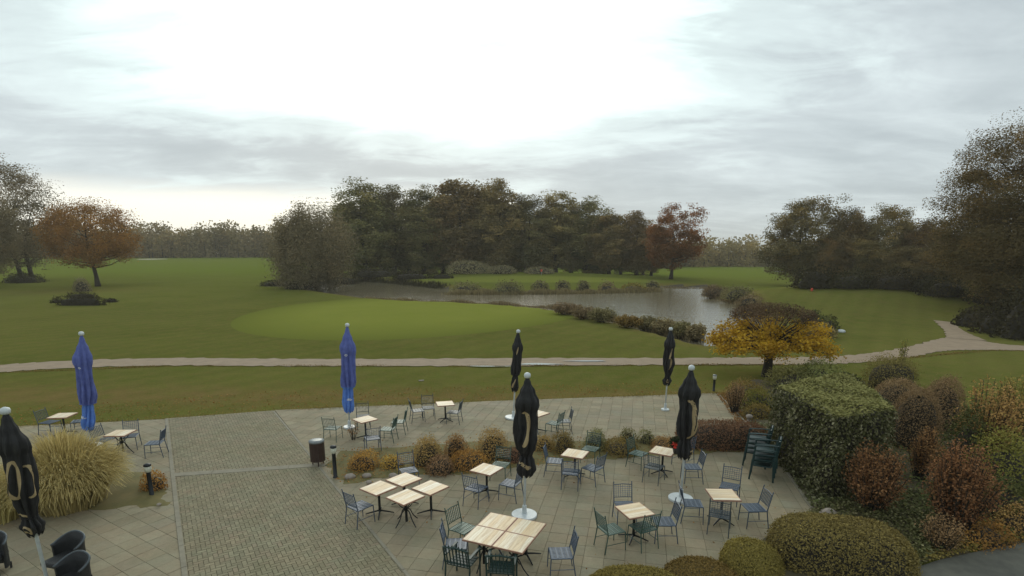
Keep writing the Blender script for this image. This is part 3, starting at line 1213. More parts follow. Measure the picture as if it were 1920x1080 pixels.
def bush(name, px, base_y, wpx, top_y, mat, label, cat='shrub', group=None, ex=2.3, leaf=.07, n=None, depth=1.0, rough=.13,
         core='twig', lumps=5, rz=0.0, at=None, asp=.7, Yp=None, extra_h=0, deep=.0, thin=0.0):
    """a rounded shrub placed by the row of its base and its top, wpx wide in the picture"""
    p = at if at is not None else gp(px, base_y)
    wd = metres(wpx, p.y, p.z + .3)
    ry = wd / 2 * depth
    c = Vector((p.x, p.y + ry * .75, p.z))
    c.z = Tz(c.x, c.y) if c.y > 30 else p.z
    # the visible top lies about over the centre
    h = max(z_at(c.y + ry * .15, top_y) - c.z, wd * .18)
    rx = wd / 2
    r = np.random.default_rng(int(abs(px * 13 + base_y * 7)) + 5)
    if n is None:
        ar = rx * ry * 3.2 + (rx + ry) * 3.1 * h * .6
        n = int(np.clip(ar / (leaf * leaf) * 2.4, 300, 9000))
    P, nr = superdome(n, rx, ry, h, ex, r)
    # lumps
    ln = r.normal(0, 1, (lumps * 3, 3))
    ln /= np.linalg.norm(ln, axis=1, keepdims=True)
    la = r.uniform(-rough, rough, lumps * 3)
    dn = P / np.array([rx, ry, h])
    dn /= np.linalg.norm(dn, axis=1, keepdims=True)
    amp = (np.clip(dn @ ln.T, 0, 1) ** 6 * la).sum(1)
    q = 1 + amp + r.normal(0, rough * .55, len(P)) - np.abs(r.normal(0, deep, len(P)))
    if rough > .11:
        st = r.uniform(0, 1, len(P)) < .07
        q = np.where(st, q * r.uniform(1.02, 1.22, len(P)), q)
    P = P * q[:, None]
    P[:, 2] = np.maximum(P[:, 2], .02)
    if thin:  # drops leaves on steep faces; the dark core showing there imitates shade
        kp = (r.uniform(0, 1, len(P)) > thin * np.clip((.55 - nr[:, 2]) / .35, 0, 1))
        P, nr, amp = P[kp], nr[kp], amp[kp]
    Q = leaf_quads(P, nr, leaf, asp, .65, r)
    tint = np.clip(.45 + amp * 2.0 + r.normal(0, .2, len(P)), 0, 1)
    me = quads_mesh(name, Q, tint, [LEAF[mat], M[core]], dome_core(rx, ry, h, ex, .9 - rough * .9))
    o = link(name, me)
    o.location = (c.x, c.y, c.z - .03)
    o.rotation_euler = (0, 0, rz)
    return tag(o, label, cat, group)


def twig_bush(name, px, base_y, wpx, top_y, mat, label, stems=70, leaf=.07, per=38, cat='shrub', group=None, at=None, spread=.9):
    """an upright shrub of thin stems with loose leaves towards the ends"""
    p = at if at is not None else gp(px, base_y)
    rx = metres(wpx, p.y, .5) / 2
    h = z_at(p.y, top_y) - p.z
    r = np.random.default_rng(int(px * 3 + base_y))
    root = thing(name, label, cat, (p.x, p.y, p.z), 0, group)
    mb = MB()
    PP, TT = [], []
    for i in range(stems):
        a = r.uniform(0, 6.283)
        q = r.uniform(.15, 1) ** .7
        ex_, ey = math.cos(a) * rx * q * spread, math.sin(a) * rx * q * spread
        hh = h * math.sqrt(max(0, 1 - .62 * q * q)) * r.uniform(.75, 1.03)
        pts = [Vector((ex_ * .25, ey * .25, 0)), Vector((ex_ * .62, ey * .62, hh * .5)), Vector((ex_, ey, hh))]
        mb.tube(pts, [.012, .009, .004], 4)
        k = int(per * r.uniform(.6, 1.4))
        u = r.uniform(.28, 1.02, k) ** .8
        s0 = np.array(pts[0])[None] * ((1 - u) ** 2)[:, None] + np.array(pts[1])[None] * (2 * u * (1 - u))[:, None] + np.array(pts[2])[None] * (u * u)[:, None]
        PP.append(s0 + r.normal(0, .05 + .035 * rx, (k, 3)))
        TT.append(np.clip(.25 + .45 * u + r.normal(0, .2, k), 0, 1))
    P = np.vstack(PP)
    P[:, 2] = np.maximum(P[:, 2], .03)
    tt = np.concatenate(TT)
    Q = leaf_quads(P, np.tile([0, 0, 1.0], (len(P), 1)), leaf, .65, .9, r)
    mb.obj('stems', M['twig'], root)
    link('foliage', quads_mesh('foliage', Q, tt, [LEAF[mat]]), root)
    return root


def grass_clump(name, px, base_y, wpx, top_y, mat, label, blades=5200, group=None, w=.016, droop=.5, at=None, cat='ornamental grass', upright=.55):
    p = at if at is not None else gp(px, base_y)
    rx = metres(wpx, p.y, .4) / 2
    h = z_at(p.y, top_y) - p.z
    r = np.random.default_rng(int(px + base_y))
    a = r.uniform(0, 6.283, blades)
    q = r.uniform(0, 1, blades) ** .55
    out = q * rx
    hh = h * np.sqrt(np.clip(1 - upright * q * q, .05, 1)) * r.uniform(.72, 1.04, blades)
    b0 = np.stack([np.cos(a) * out * .42, np.sin(a) * out * .42, np.zeros(blades)], 1) + r.normal(0, .05, (blades, 3)) * [1, 1, 0]
    m1 = np.stack([np.cos(a) * out * .72, np.sin(a) * out * .72, hh * .92], 1)
    dr = droop * r.uniform(.2, 1.2, blades) * (.35 + q)
    e = np.stack([np.cos(a) * out * 1.0, np.sin(a) * out * 1.0, hh * (1 - dr * .75)], 1) + r.normal(0, .06, (blades, 3))
    e[:, 2] = np.maximum(e[:, 2], .05)
    side = np.stack([-np.sin(a + r.normal(0, .8, blades)), np.cos(a), np.zeros(blades)], 1)
    side /= np.linalg.norm(side, axis=1, keepdims=True)
    K = 5
    pts = []
    for k in range(K + 1):
        u = k / K
        pts.append(b0 * (1 - u) ** 2 + m1 * 2 * u * (1 - u) * 1.0 + e * u * u)
    Qs, ts = [], []
    tb = np.clip(r.normal(.5, .22, blades), 0, 1)
    for k in range(K):
        w0 = w * (1 - .75 * k / K)
        w1 = w * (1 - .75 * (k + 1) / K)
        Qs.append(np.stack([pts[k] - side * w0, pts[k] + side * w0, pts[k + 1] + side * w1, pts[k + 1] - side * w1], 1))
        ts.append(np.clip(tb + .22 * (k / K - .5), 0, 1))
    me = quads_mesh(name, np.vstack(Qs), np.concatenate(ts), [LEAF[mat]])
    o = link(name, me)
    o.location = p
    return tag(o, label, cat, group)


def block_hedge(name, corners, z0, z1, mat, mat_top, label, leaf, cat='hedge', n_side=9000, n_top=5000, round_=.12, seed=3, flop=.06):
    """a clipped hedge on a ground polygon (world xy, ccw) with leafy faces and a flat top"""
    r = np.random.default_rng(seed)
    P = np.array(corners)
    k = len(P)
    PP, NN, TT = [], [], []
    per = sum(np.linalg.norm(P[(i + 1) % k] - P[i]) for i in range(k))
    for i in range(k):
        a, b = P[i], P[(i + 1) % k]
        L = np.linalg.norm(b - a)
        m_ = int(n_side * L / per)
        u = r.uniform(0, 1, m_)
        z = r.uniform(0, 1, m_)
        nrm = np.array([b[1] - a[1], a[0] - b[0]]) / L
        lump = .07 * np.sin(u * L * 2.3 + z * 5) + .05 * np.sin(u * L * 5.1 - z * 9)
        q = a[None] * (1 - u)[:, None] + b[None] * u[:, None] + nrm[None] * (lump + r.normal(0, flop, m_) - round_ * np.clip(z - .9, 0, 1) * 4)[:, None]
        PP.append(np.column_stack([q, z0 + (z1 - z0) * z]))
        NN.append(np.tile([nrm[0], nrm[1], .35], (m_, 1)))
        TT.append(np.clip(r.normal(.5, .25, m_), 0, 1))
    bx = P.min(0), P.max(0)
    X = r.uniform(bx[0][0], bx[1][0], n_top * 3)
    Y = r.uniform(bx[0][1], bx[1][1], n_top * 3)
    sd = poly_sd(X, Y, P)
    ok = sd > .01
    X, Y, sd = X[ok][:n_top], Y[ok][:n_top], sd[ok][:n_top]
    zt = z1 - round_ * np.clip(1 - sd / .25, 0, 1) ** 2 + .06 * np.sin(X * 2.7) * np.sin(Y * 2.2) + r.normal(0, .03, len(X))
    QT = leaf_quads(np.column_stack([X, Y, zt]), np.tile([0, 0, 1.0], (len(X), 1)), leaf, .7, .45, r)
    QS = leaf_quads(np.vstack(PP), np.vstack(NN), leaf, .7, .6, r)
    c = P.mean(0)
    I = c + (P - c) * (1 - .22 / (np.linalg.norm(P - c, axis=1, keepdims=True) + .22))
    ev = np.array([(x, y, z0) for x, y in I] + [(x, y, z1 - .16) for x, y in I])
    ef = [(i, (i + 1) % k, k + (i + 1) % k, k + i) for i in range(k)]
    root = thing(name, label, cat, (0, 0, 0))
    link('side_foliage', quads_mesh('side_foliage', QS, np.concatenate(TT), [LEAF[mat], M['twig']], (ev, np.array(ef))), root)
    lid = MB()
    lid.add([tuple(v) for v in ev[k:]], [tuple(range(k))])
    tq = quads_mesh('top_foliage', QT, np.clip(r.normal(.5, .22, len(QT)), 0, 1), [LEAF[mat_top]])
    tq_o = link('top_foliage', tq, root)
    lid.obj('branches', M['twig'], root)
    return root


# ------------------------------------------------------------------ far woods (one mass each)
def far_wood(name, xs, Y0, Y1, zt0, zt1, count, mat, label, leaf=1.15, seed=1, per=380):
    r = np.random.default_rng(seed)
    Qs, ts = [], []
    tr = MB()
    for i in range(count):
        u = (i + r.uniform(0, 1)) / count
        Y = r.uniform(Y0, Y1)
        d = ray(xs[0] + (xs[1] - xs[0]) * u, 470)
        X = d[0] / d[1] * Y
        zb = Tz(X, Y)
        h = zt0 + (zt1 - zt0) * u + r.normal(0, 1.3) + 1.6 * math.sin(u * 23 + seed) + 1.1 * math.sin(u * 57 + seed)
        w = r.uniform(7, 12)
        nc = 19
        a = r.normal(0, 1, (nc, 3))
        a /= np.linalg.norm(a, axis=1, keepdims=True)
        C = a * r.uniform(.35, 1, (nc, 1)) * [w / 2, w / 2, h * .48] + [X, Y, zb + h * .50]
        C[:5, 2] = zb + r.uniform(.5, h * .3, 5)
        C[:5, 0] += r.normal(0, 2, 5)
        idx = np.repeat(np.arange(nc), per // nc)
        P = C[idx] + np.clip(r.normal(0, 1.5, (len(idx), 3)), -2.4, 2.4)
        P[:, 2] = np.maximum(P[:, 2], zb + .2)
        nr = np.tile([0, -.3, .8], (len(idx), 1))
        Qs.append(leaf_quads(P, nr, leaf, .8, .9, r))
        base = r.uniform(.15, .8)
        ts.append(np.clip(base + r.normal(0, .12, nc)[idx] + r.normal(0, .1, len(idx)), 0, 1))
        tr.tube([(X, Y, zb - .3), (X + .3, Y, zb + h * .5)], [.28, .14], 5)
    v = np.array(tr.v)
    qf = np.array([f for f in tr.f if len(f) == 4])
    me = quads_mesh(name, np.vstack(Qs), np.concatenate(ts), [LEAF[mat], M['bark']], (v, qf))
    return tag(link(name, me), label, kind='stuff')


far_wood('distant_wood', (60, 560), 330, 380, 20, 19, 130, 'far', 'distant mixed wood closing off the left fairway', seed=4, leaf=1.3)
far_wood('distant_forest', (1230, 1560), 285, 330, 14, 14.5, 60, 'far', 'distant wood seen between the pond trees and the right hand oaks', seed=9, leaf=1.2)
far_wood('distant_woodland', (-700, 70), 300, 380, 20, 21, 90, 'far', 'distant wood behind the trees at the left edge', seed=14)
far_wood('far_treeline', (560, 1260), 250, 300, 17, 15, 90, 'far', 'distant wood showing behind the pond trees', seed=19)
far_wood('edge_woodland', (1540, 2500), 200, 280, 15, 16, 110, 'far', 'distant wood behind the right hand oaks', seed=24)

# ------------------------------------------------------------------ trees
PT = {
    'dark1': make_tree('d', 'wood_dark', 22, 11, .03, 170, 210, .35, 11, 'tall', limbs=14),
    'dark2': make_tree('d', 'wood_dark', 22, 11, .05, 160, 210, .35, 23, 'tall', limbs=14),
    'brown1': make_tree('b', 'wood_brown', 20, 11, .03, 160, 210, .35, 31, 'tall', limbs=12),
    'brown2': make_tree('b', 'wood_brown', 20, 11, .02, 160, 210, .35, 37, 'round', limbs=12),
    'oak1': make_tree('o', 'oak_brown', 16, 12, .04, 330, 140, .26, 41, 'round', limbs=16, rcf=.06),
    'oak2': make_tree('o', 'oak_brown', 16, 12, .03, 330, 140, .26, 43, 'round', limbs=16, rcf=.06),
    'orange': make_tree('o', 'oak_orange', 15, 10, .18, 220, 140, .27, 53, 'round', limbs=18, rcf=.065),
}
WG = 'trees of the wood behind the pond'
WOOD = [  # px, base row, top row, width, proto, label
    (684, 512, 338, 120, 'dark1', 'tall ragged dark tree at the left end of the pond wood'),
    (742, 511, 350, 96, 'dark2', 'second dark tree from the left end of the pond wood'),
    (796, 511, 349, 104, 'dark1', 'dark tree with pale lower trunk left of the tallest crown'),
    (866, 510, 324, 132, 'brown2', 'tallest tree of the pond wood, brown domed crown'),
    (938, 510, 346, 104, 'brown1', 'brown green tree just right of the tallest domed crown'),
    (990, 512, 368, 96, 'dark2', 'mid height tree behind the red flag of the far green'),
    (1042, 513, 368, 92, 'brown1', 'narrow tree right of centre in the pond wood'),
    (1098, 514, 371, 104, 'dark1', 'tree with forked ragged top near the right end of the wood'),
    (1140, 516, 392, 84, 'brown2', 'lower brown tree filling the wood near its right end'),
    (1192, 517, 402, 84, 'brown1', 'smaller brown tree beside the orange one'),
    (1222, 519, 418, 62, 'brown2', 'short dull brown tree touching the orange tree'),
]
for a, b, c, d, k, lab in WOOD:
    plant_tree(PT[k], a, b, c, d, lab, group=WG, Y=150 + random.uniform(8, 17))
for i, (a, c, d) in enumerate(((655, 372, 70), (715, 362, 90), (770, 368, 90), (830, 345, 90), (905, 345, 90), (965, 372, 80), (1015, 385, 80), (1070, 388, 80),
                               (1120, 400, 70), (1165, 415, 60), (1205, 425, 60))):
    plant_tree(PT[('dark2', 'brown1', 'dark1')[i % 3]], a, 508, c + 16, d, 'tree of the second row inside the pond wood', group='second row of the pond wood', Y=174 + random.uniform(0, 10))
plant_tree(PT['orange'], 1258, 522, 394, 98, 'orange brown tree with bare slim trunk at the far pond shore', Y=140)

weep = make_tree('w', 'grey_brown', 14, 15, .02, 420, 150, .22, 61, 'weeping', limbs=24, rad=.3, rcf=.055)
plant_tree(weep, 588, 535, 382, 168, 'weeping grey brown tree hanging over the left tip of the pond', name='weeping_tree', Y=108)

pale = make_tree('p', 'grey_brown', 19, 13, .14, 300, 125, .21, 71, 'tall', limbs=40, rad=.34, twin=True, rcf=.06)
plant_tree(pale, 40, 528, 298, 165, 'tall thin crowned tree with two dark trunks near the left edge', rz=.3)
plant_tree(pale, -35, 530, 312, 150, 'thin brown tree cut by the left edge of the view', Y=108)
om = make_tree('m', 'oak_orange', 14, 14, .17, 330, 110, .21, 77, 'round', limbs=34, rad=.34, rcf=.055)
plant_tree(om, 180, 537, 368, 165, 'broad orange brown maple standing alone on the left fairway', name='maple_tree', rz=1.0)

RG = 'brown oaks beyond the right hand mound'
OAK = [
    (1492, 533, 373, 122, 'oak1', 120, 'rounded brown oak at the left end of the right hand group'),
    (1580, 538, 384, 92, 'oak2', 112, 'second brown oak from the left in the right hand group'),
    (1560, 538, 442, 70, 'oak2', 106, 'low brown tree under the two left oaks of the right group'),
    (1618, 540, 450, 80, 'oak1', 104, 'low orange tinged tree in front of the right hand oaks'),
    (1662, 540, 388, 100, 'oak1', 110, 'middle brown oak of the right hand group'),
    (1732, 543, 406, 108, 'oak2', 104, 'fourth brown oak from the left next to the big tree'),
    (1700, 545, 460, 100, 'oak2', 98, 'low dark tree between the middle oaks and the big tree'),
    (1780, 560, 440, 110, 'oak1', 90, 'shaded oak standing against the big tree at the right'),
]
for a, b, c, d, k, Y, lab in OAK:
    plant_tree(PT[k], a, b, c, d, lab, name='oak_tree', group=RG, Y=Y)
bigt = make_tree('g', 'oak_brown', 22, 18, .02, 1100, 270, .17, 91, 'round', limbs=70, rad=.6, rcf=.052)
plant_tree(bigt, 1925, 612, 262, 330, 'huge brown oak rising out of view at the right edge', name='oak_tree', Y=60)
plant_tree(bigt, 2130, 640, 250, 300, 'second huge oak just outside the right edge', name='oak_tree', Y=55, rz=2.0)

# yellow ornamental tree by the terrace
yt = thing('yellow_tree', 'small flat crowned tree with yellow autumn leaves and short dark trunk', 'tree', on_plane(1437, 706, 0))
Yt = yt.location.y
wy = metres(228, Yt, 2.4)
zt, zb = z_at(Yt, 567), z_at(Yt, 655)


def yellow_tree():
    r = np.random.default_rng(5)
    nc = 190
    a = r.uniform(0, 6.283, nc)
    q = np.sqrt(r.uniform(0, 1, nc))
    rad = wy / 2 * .95
    dome = np.sqrt(np.clip(1 - q * q, 0, 1))
    z = zb + .05 + (zt - zb - .2) * dome * r.uniform(.0, 1, nc) ** 1.15
    C = np.column_stack([np.cos(a) * q * rad, np.sin(a) * q * rad * .9, z])
    hi = (z - zb) / (zt - zb) > .62
    m_ = np.where(hi, 26, 85)
    idx = np.repeat(np.arange(nc), m_)
    P = C[idx] + r.normal(0, .2, (len(idx), 3)) * [1.1, 1.1, .7]
    nr = np.tile([0, 0, 1.0], (len(idx), 1))
    Q = leaf_quads(P, nr, .13, .8, .8, r)
    tint = np.clip(r.normal(.5, .2, nc)[idx] + r.normal(0, .18, len(idx)), 0, 1)
    up = (P[:, 2] - zb) / (zt - zb) + r.normal(0, .15, len(idx)) > .56
    link('crown', quads_mesh('crown', Q[~up], tint[~up], [LEAF['yellow']]), yt)
    # bare upper twigs
    mb = MB()
    Pu, Tu = [], []
    rr = random.Random(4)
    mb.tube([(0, 0, -.1), (.03, 0, zb * .5), (0, .02, zb), (.05, 0, zb + .5)], [.30, .23, .22, .12], 9)
    for i in range(nc):
        c = Vector(C[i])
        s = Vector((rr.uniform(-.1, .1), rr.uniform(-.1, .1), zb + rr.uniform(-.1, .3)))
        mb.tube([s, s.lerp(c, .5) + Vector((0, 0, .12)), c], [.05, .03, .012], 5)
        if hi[i]:
            for k in range(9):
                e = c + Vector((rr.gauss(0, .35), rr.gauss(0, .35), abs(rr.gauss(.1, .22))))
                mb.tube([c, e], [.012, .005], 4)
    mb.obj('trunk', M['bark'], yt, True)
    k = 5500
    aa = r.uniform(0, 6.283, k)
    qq = np.sqrt(r.uniform(0, 1, k)) * .72
    zz = zb + (zt - zb) * (.35 + .65 * np.sqrt(1 - qq ** 2) * r.uniform(.55, 1.0, k))
    P2 = np.column_stack([np.cos(aa) * qq * rad, np.sin(aa) * qq * rad * .9, zz])
    Q2 = leaf_quads(P2, np.tile([0, 0, 1.0], (k, 1)), .10, .45, 1.0, r)
    link('bare_twigs', quads_mesh('bare_twigs', Q2, np.clip(r.normal(.5, .25, k), 0, 1), [LEAF['bare']]), yt)


yellow_tree()

# ------------------------------------------------------------------ shrubs round the pond and course
NB = 'clipped shrubs along the near pond bank'
for i, (a, b, w, c, mt) in enumerate((
        (1062, 589, 52, 572, 'reed'), (1095, 597, 44, 578, 'reed'), (1128, 603, 50, 582, 'reed_green'), (1178, 613, 44, 597, 'olive'), (1212, 619, 46, 598, 'reed_green'),
        (1248, 626, 44, 602, 'reed'), (1278, 634, 36, 607, 'reed_green'), (1304, 640, 32, 612, 'reed'))):
    lab = ('leftmost brown shrub', 'second brown shrub', 'third olive brown shrub', 'flat topped olive shrub', 'fifth shrub, brownish green,', 'sixth shrub, brown,', 'seventh shrub, thin,', 'last twiggy shrub')[i] + ' along the near pond bank'
    twig_bush('bank_shrub', a, b + 1, w * 1.35, c - 5, mt, lab, stems=60, leaf=.17, per=50, group=NB)
FB = 'rounded shrubs along the far pond bank'
for i, (a, b, w, c, mt) in enumerate((
        (874, 549, 62, 530, 'reed_green'), (952, 552, 66, 528, 'reed_green'), (1013, 549, 34, 527, 'reed_green'), (1056, 548, 27, 526, 'reed_green'), (1095, 548, 25, 526, 'reed_green'),
        (1140, 549, 36, 530, 'reed'), (1190, 548, 50, 531, 'olive'), (1224, 546, 26, 526, 'reed_green'))):
    lab = 'shrub on the far pond bank, ' + ('leftmost and broad', 'wide one below the flag', 'third from the left', 'fourth and narrow', 'fifth and narrow', 'sixth, reddish', 'seventh, flat and olive', 'last at the inlet corner')[i]
    bush('bank_shrub', a, b, w, c, mt, lab, group=FB, ex=2.6, leaf=.30, depth=.8, rough=.14, deep=.06)
for i, (a, b, w, c, lab) in enumerate(((700, 524, 80, 513, 'low dark hedge under the left pond trees'), (770, 524, 66, 514, 'low dark hedge continuing right of the first'),
                                       (828, 523, 40, 513, 'short dark hedge end beside the far green'))):
    bush('low_hedge', a, b, w, c, 'under', lab, cat='hedge', ex=4, leaf=.32, depth=.4)
for a, b, w, c, lab in ((878, 514, 80, 490, 'broad grey brown dome shrub below the tallest wood tree'), (940, 514, 56, 497, 'smaller grey dome shrub beside the broad one'),
                        (1012, 514, 54, 501, 'low grey dome shrub behind the red flag')):
    bush('dome_shrub', a, b, w, c, 'grey_brown', lab, ex=2.1, leaf=.35, depth=.8, rough=.12)
for i, (a, b, w, c, mt, lab) in enumerate((
        (1348, 556, 50, 536, 'reed', 'brown reed shrub on the point at the right pond shore'), (1392, 563, 60, 537, 'reed_green', 'green brown shrub behind the point on the right shore'),
        (1412, 575, 48, 552, 'reed', 'brown shrub on the right shore behind the yellow tree'),
        (1530, 610, 40, 582, 'dark_green', 'dark shrub just right of the yellow tree crown'), (1560, 622, 36, 595, 'dark_green', 'dark rounded shrub beside the white marker'),
        (1548, 634, 50, 608, 'wood_brown', 'low brown shrub at the right edge of the yellow crown'))):
    bush('shore_shrub', a, b, w, c, mt, lab, ex=2.2, leaf=.22, depth=.9, rough=.18, deep=.08)
for a, b, w, c, mt, lab in (
        (515, 537, 56, 526, 'under', 'low dark hedge running to the left pond tip'), (560, 543, 50, 529, 'under', 'dark bank shrub under the weeping tree'),
        (640, 533, 60, 515, 'under', 'dark shrub under the weeping tree on the far shore')):
    bush('low_hedge', a, b, w, c, mt, lab, cat='hedge', ex=3, leaf=.26, depth=.5)
for a, b, w, c, mt, lab in (
        (153, 560, 56, 549, 'under', 'small dark boxy hedge in front of the maple'), (148, 573, 88, 562, 'under', 'long low hedge in the clipped group by the maple'),
        (104, 568, 20, 561, 'under', 'tiny clipped hedge left of the long low one'), (206, 567, 20, 560, 'under', 'tiny clipped hedge right of the long low one'),
        (150, 547, 30, 523, 'grey_brown', 'grey round bush behind the small clipped hedges')):
    bush('clipped_hedge', a, b, w, c, mt, lab, cat='hedge', ex=5 if w > 30 or c > 555 else 2.2, leaf=.16, depth=.16 if w > 30 else .6)
for a, b, w, c, lab in ((1845, 614, 76, 575, 'dark shrub at the foot of the huge oak'), (1905, 628, 100, 560, 'large dark shrub below the huge oak at the edge'),
                        (1790, 560, 90, 520, 'dark undergrowth shrub left of the huge oak'), (1540, 542, 80, 498, 'grey brown bush in front of the left oak'),
                        (1610, 543, 90, 510, 'low bush along the mound under the oaks'), (1690, 545, 90, 508, 'dark low bush under the middle oaks'),
                        (1745, 550, 60, 515, 'dark bush under the oak nearest the huge one'), (1960, 640, 120, 520, 'tall dark shrub just beyond the right edge')):
    bush('dark_shrub', a, b, w, c, 'under', lab, ex=2.1, leaf=.24, depth=.8, rough=.2, deep=.08)
for a, b, w, c, lab in ((30, 531, 60, 512, 'low brown scrub round the two left trunks'), (1890, 575, 100, 500, 'dark thicket behind the shrub under the huge oak')):
    bush('scrub', a, b, w, c, 'under', lab, ex=2, leaf=.3, depth=.8, rough=.2)



def reed_strip(name, pts, n, h, spread, mat, label, seed, w=.05):
    r = np.random.default_rng(seed)
    P = [gp(*p) for p in pts]
    seg = np.array([(b - a).length for a, b in zip(P[:-1], P[1:])])
    k = r.choice(len(seg), n, p=seg / seg.sum())
    u = r.uniform(0, 1, n)
    A = np.array([tuple(P[i]) for i in k])
    B = np.array([tuple(P[i + 1]) for i in k])
    Q = A + (B - A) * u[:, None]
    Q[:, :2] += r.normal(0, spread, (n, 2))
    Q[:, 2] = np.maximum(T(Q[:, 0], Q[:, 1]), WATER_Z - .1) - .05
    cl = .55 + .45 * np.sin(Q[:, 0] * .9 + seed) * np.sin(Q[:, 0] * .37 + Q[:, 1] * .5)
    hh = h * r.uniform(.4, 1.1, n) * (.45 + .75 * np.clip(cl, 0, 1))
    a = r.uniform(0, 3.14159, n)
    s_ = np.stack([np.cos(a), np.sin(a), np.zeros(n)], 1) * w
    top = Q + np.stack([r.normal(0, .12, n), r.normal(0, .12, n), hh], 1)
    quads = np.stack([Q - s_, Q + s_, top + s_ * .5, top - s_ * .5], 1)
    return tag(link(name, quads_mesh(name, quads, np.clip(r.normal(.45, .25, n), 0, 1), [LEAF[mat]])), label, kind='stuff')


reed_strip('bank_reeds', [(840, 552), (920, 552), (1060, 551), (1150, 549), (1232, 547)], 6500, 1.05, .6, 'reed', 'brown reeds along the far pond bank', 3)
reed_strip('shore_reeds', [(1040, 578), (1100, 594), (1160, 604), (1250, 626), (1312, 640)], 5200, .8, .4, 'reed', 'brown reeds along the near pond bank', 5, .035)
reed_strip('inlet_reeds', [(660, 527), (740, 531), (830, 541)], 3000, .8, .7, 'under', 'dark bank growth under the left pond trees', 7, .07)
reed_strip('pond_edge_reeds', [(690, 559), (760, 564), (860, 567), (950, 572), (1040, 579)], 3600, .55, .4, 'reed', 'low brown reeds on the pond edge behind the putting green', 9, .05)
reed_strip('point_reeds', [(1246, 540), (1330, 541), (1330, 556), (1392, 571), (1420, 590)], 2600, .7, .5, 'reed', 'brown reeds round the right end of the pond', 11, .05)

reed_strip('edge_grass', [(10, 802), (150, 794), (310, 786), (514, 770), (930, 753), (1342, 738)], 9000, .13, .10, 'olive', 'ragged grass creeping over the terrace edge', 21, .012)
reed_strip('path_verge', [(-100, 713), (0, 699), (330, 686), (850, 687), (1250, 685), (1520, 684), (1700, 671), (1860, 657), (2000, 659)], 9000, .12, .12, 'olive', 'ragged grass along the near side of the gravel path', 22, .02)

# flag and markers
p = gp(1015, 516)
fl = thing('golf_flag', 'tiny red flag on the far green', 'flag', p)
mb = MB().tube([(0, 0, 0), (0, 0, 1.5)], .03, 6)
mb.obj('pole', M['white'], fl)
mb = MB()
mb.box((.02, 0, 1.15), (.45, .06, .55), 0)
mb.obj('flag_cloth', M['redflag'], fl)
p = gp(1522, 546)
mb = MB().lathe([(.12, 0), (.16, .12), (.15, .3), (.08, .42)], 10)
o = mb.obj('tee_marker', M['redflag'])
o.location = p
tag(o, 'tiny red tee marker on the right hand mound', 'tee marker')
p = gp(1577, 623)
mb = MB().lathe([(.30, 0), (.34, .10), (.26, .20), (.1, .24)], 10)
o = mb.obj('white_marker', M['white'])
o.location = p
tag(o, 'small white marker stone beside the dark shrubs', 'marker')

# ------------------------------------------------------------------ shrubs near the terrace
bush('juniper', 1505, 738, 96, 690, 'juniper', 'low spreading olive juniper behind the big hedge', ex=2.0, leaf=.075, depth=1.0, rough=.2)
bush('juniper', 1545, 735, 110, 676, 'juniper', 'spreading juniper with reddish tips rising behind the hedge top', ex=2.0, leaf=.08, depth=.8, rough=.22)
bush('juniper', 1408, 752, 70, 716, 'olive', 'small low juniper left of the yellow tree trunk', ex=2.0, leaf=.07, rough=.2)
bush('lime_shrub', 1428, 772, 68, 729, 'lime', 'yellow green shrub left of the big hedge', ex=2.0, leaf=.07, rough=.18)
bush('olive_shrub', 1430, 790, 60, 757, 'olive', 'low olive shrub under the yellow green one', ex=2.0, leaf=.07, rough=.18)
twig_bush('twiggy_shrub', 1377, 775, 46, 712, 'barberry', 'thin reddish twiggy shrub at the terrace corner', stems=50, per=26, leaf=.06)
bush('barberry_hedge', 1365, 846, 172, 790, 'barberry', 'low clipped red brown hedge behind the back tables', cat='hedge', ex=4, leaf=.055, depth=.42, rough=.07, n=9000)
p = on_plane(1404, 790, .05)
mb = MB().lathe([(.09, 0), (.11, .06), (.05, .14), (.14, .2), (.17, .3), (.13, .38), (.03, .42)], 10)
o = mb.obj('garden_lamp', M['stone'], smooth=True)
o.location = p
o.scale = (.8, .8, .7)
tag(o, 'small pale garden lamp among the shrubs by the red hedge', 'lamp')

# the big block hedge
def top_pt(px, py, z):
    return tuple(on_plane(px, py, z)[:2])


HZ = 2.45
hc = ccw([top_pt(1452, 722, HZ), top_pt(1590, 697, HZ), top_pt(1682, 766, HZ), top_pt(1572, 782, HZ)])
hn = on_plane(1528, 948, 0)
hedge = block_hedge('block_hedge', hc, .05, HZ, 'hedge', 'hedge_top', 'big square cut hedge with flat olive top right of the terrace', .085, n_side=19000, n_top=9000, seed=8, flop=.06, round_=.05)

# clipped shapes and loose shrubs right of the hedge
bush('clipped_shrub', 1689, 740, 82, 668, 'yew', 'dark brown clipped block shrub behind the brown balls', ex=3.6, leaf=.06, rough=.14, deep=.05)
twig_bush('sapling', 1690, 690, 20, 630, 'lime', 'slim yellow green sapling behind the dark clipped block', stems=8, per=40, leaf=.09, cat='sapling')
bush('clipped_ball', 1692, 800, 84, 708, 'brown_ball', 'brown clipped ball nearest the big hedge', ex=2.4, leaf=.045, rough=.06, n=9000)
bush('clipped_ball', 1728, 850, 82, 724, 'brown_ball', 'tall purplish brown clipped ball in the middle of the three', ex=2.5, leaf=.045, rough=.06, n=9000)
bush('clipped_ball', 1778, 815, 72, 704, 'brown_ball', 'brown and green clipped ball furthest from the hedge', ex=2.3, leaf=.05, rough=.1, n=9000)
twig_bush('orange_shrub', 1835, 880, 110, 705, 'rust', 'loose orange brown shrub right of the clipped balls', stems=90, per=48, leaf=.075)
twig_bush('loose_shrub', 1885, 850, 110, 700, 'olive', 'tall loose green and orange shrub at the right edge', stems=90, per=50, leaf=.08)
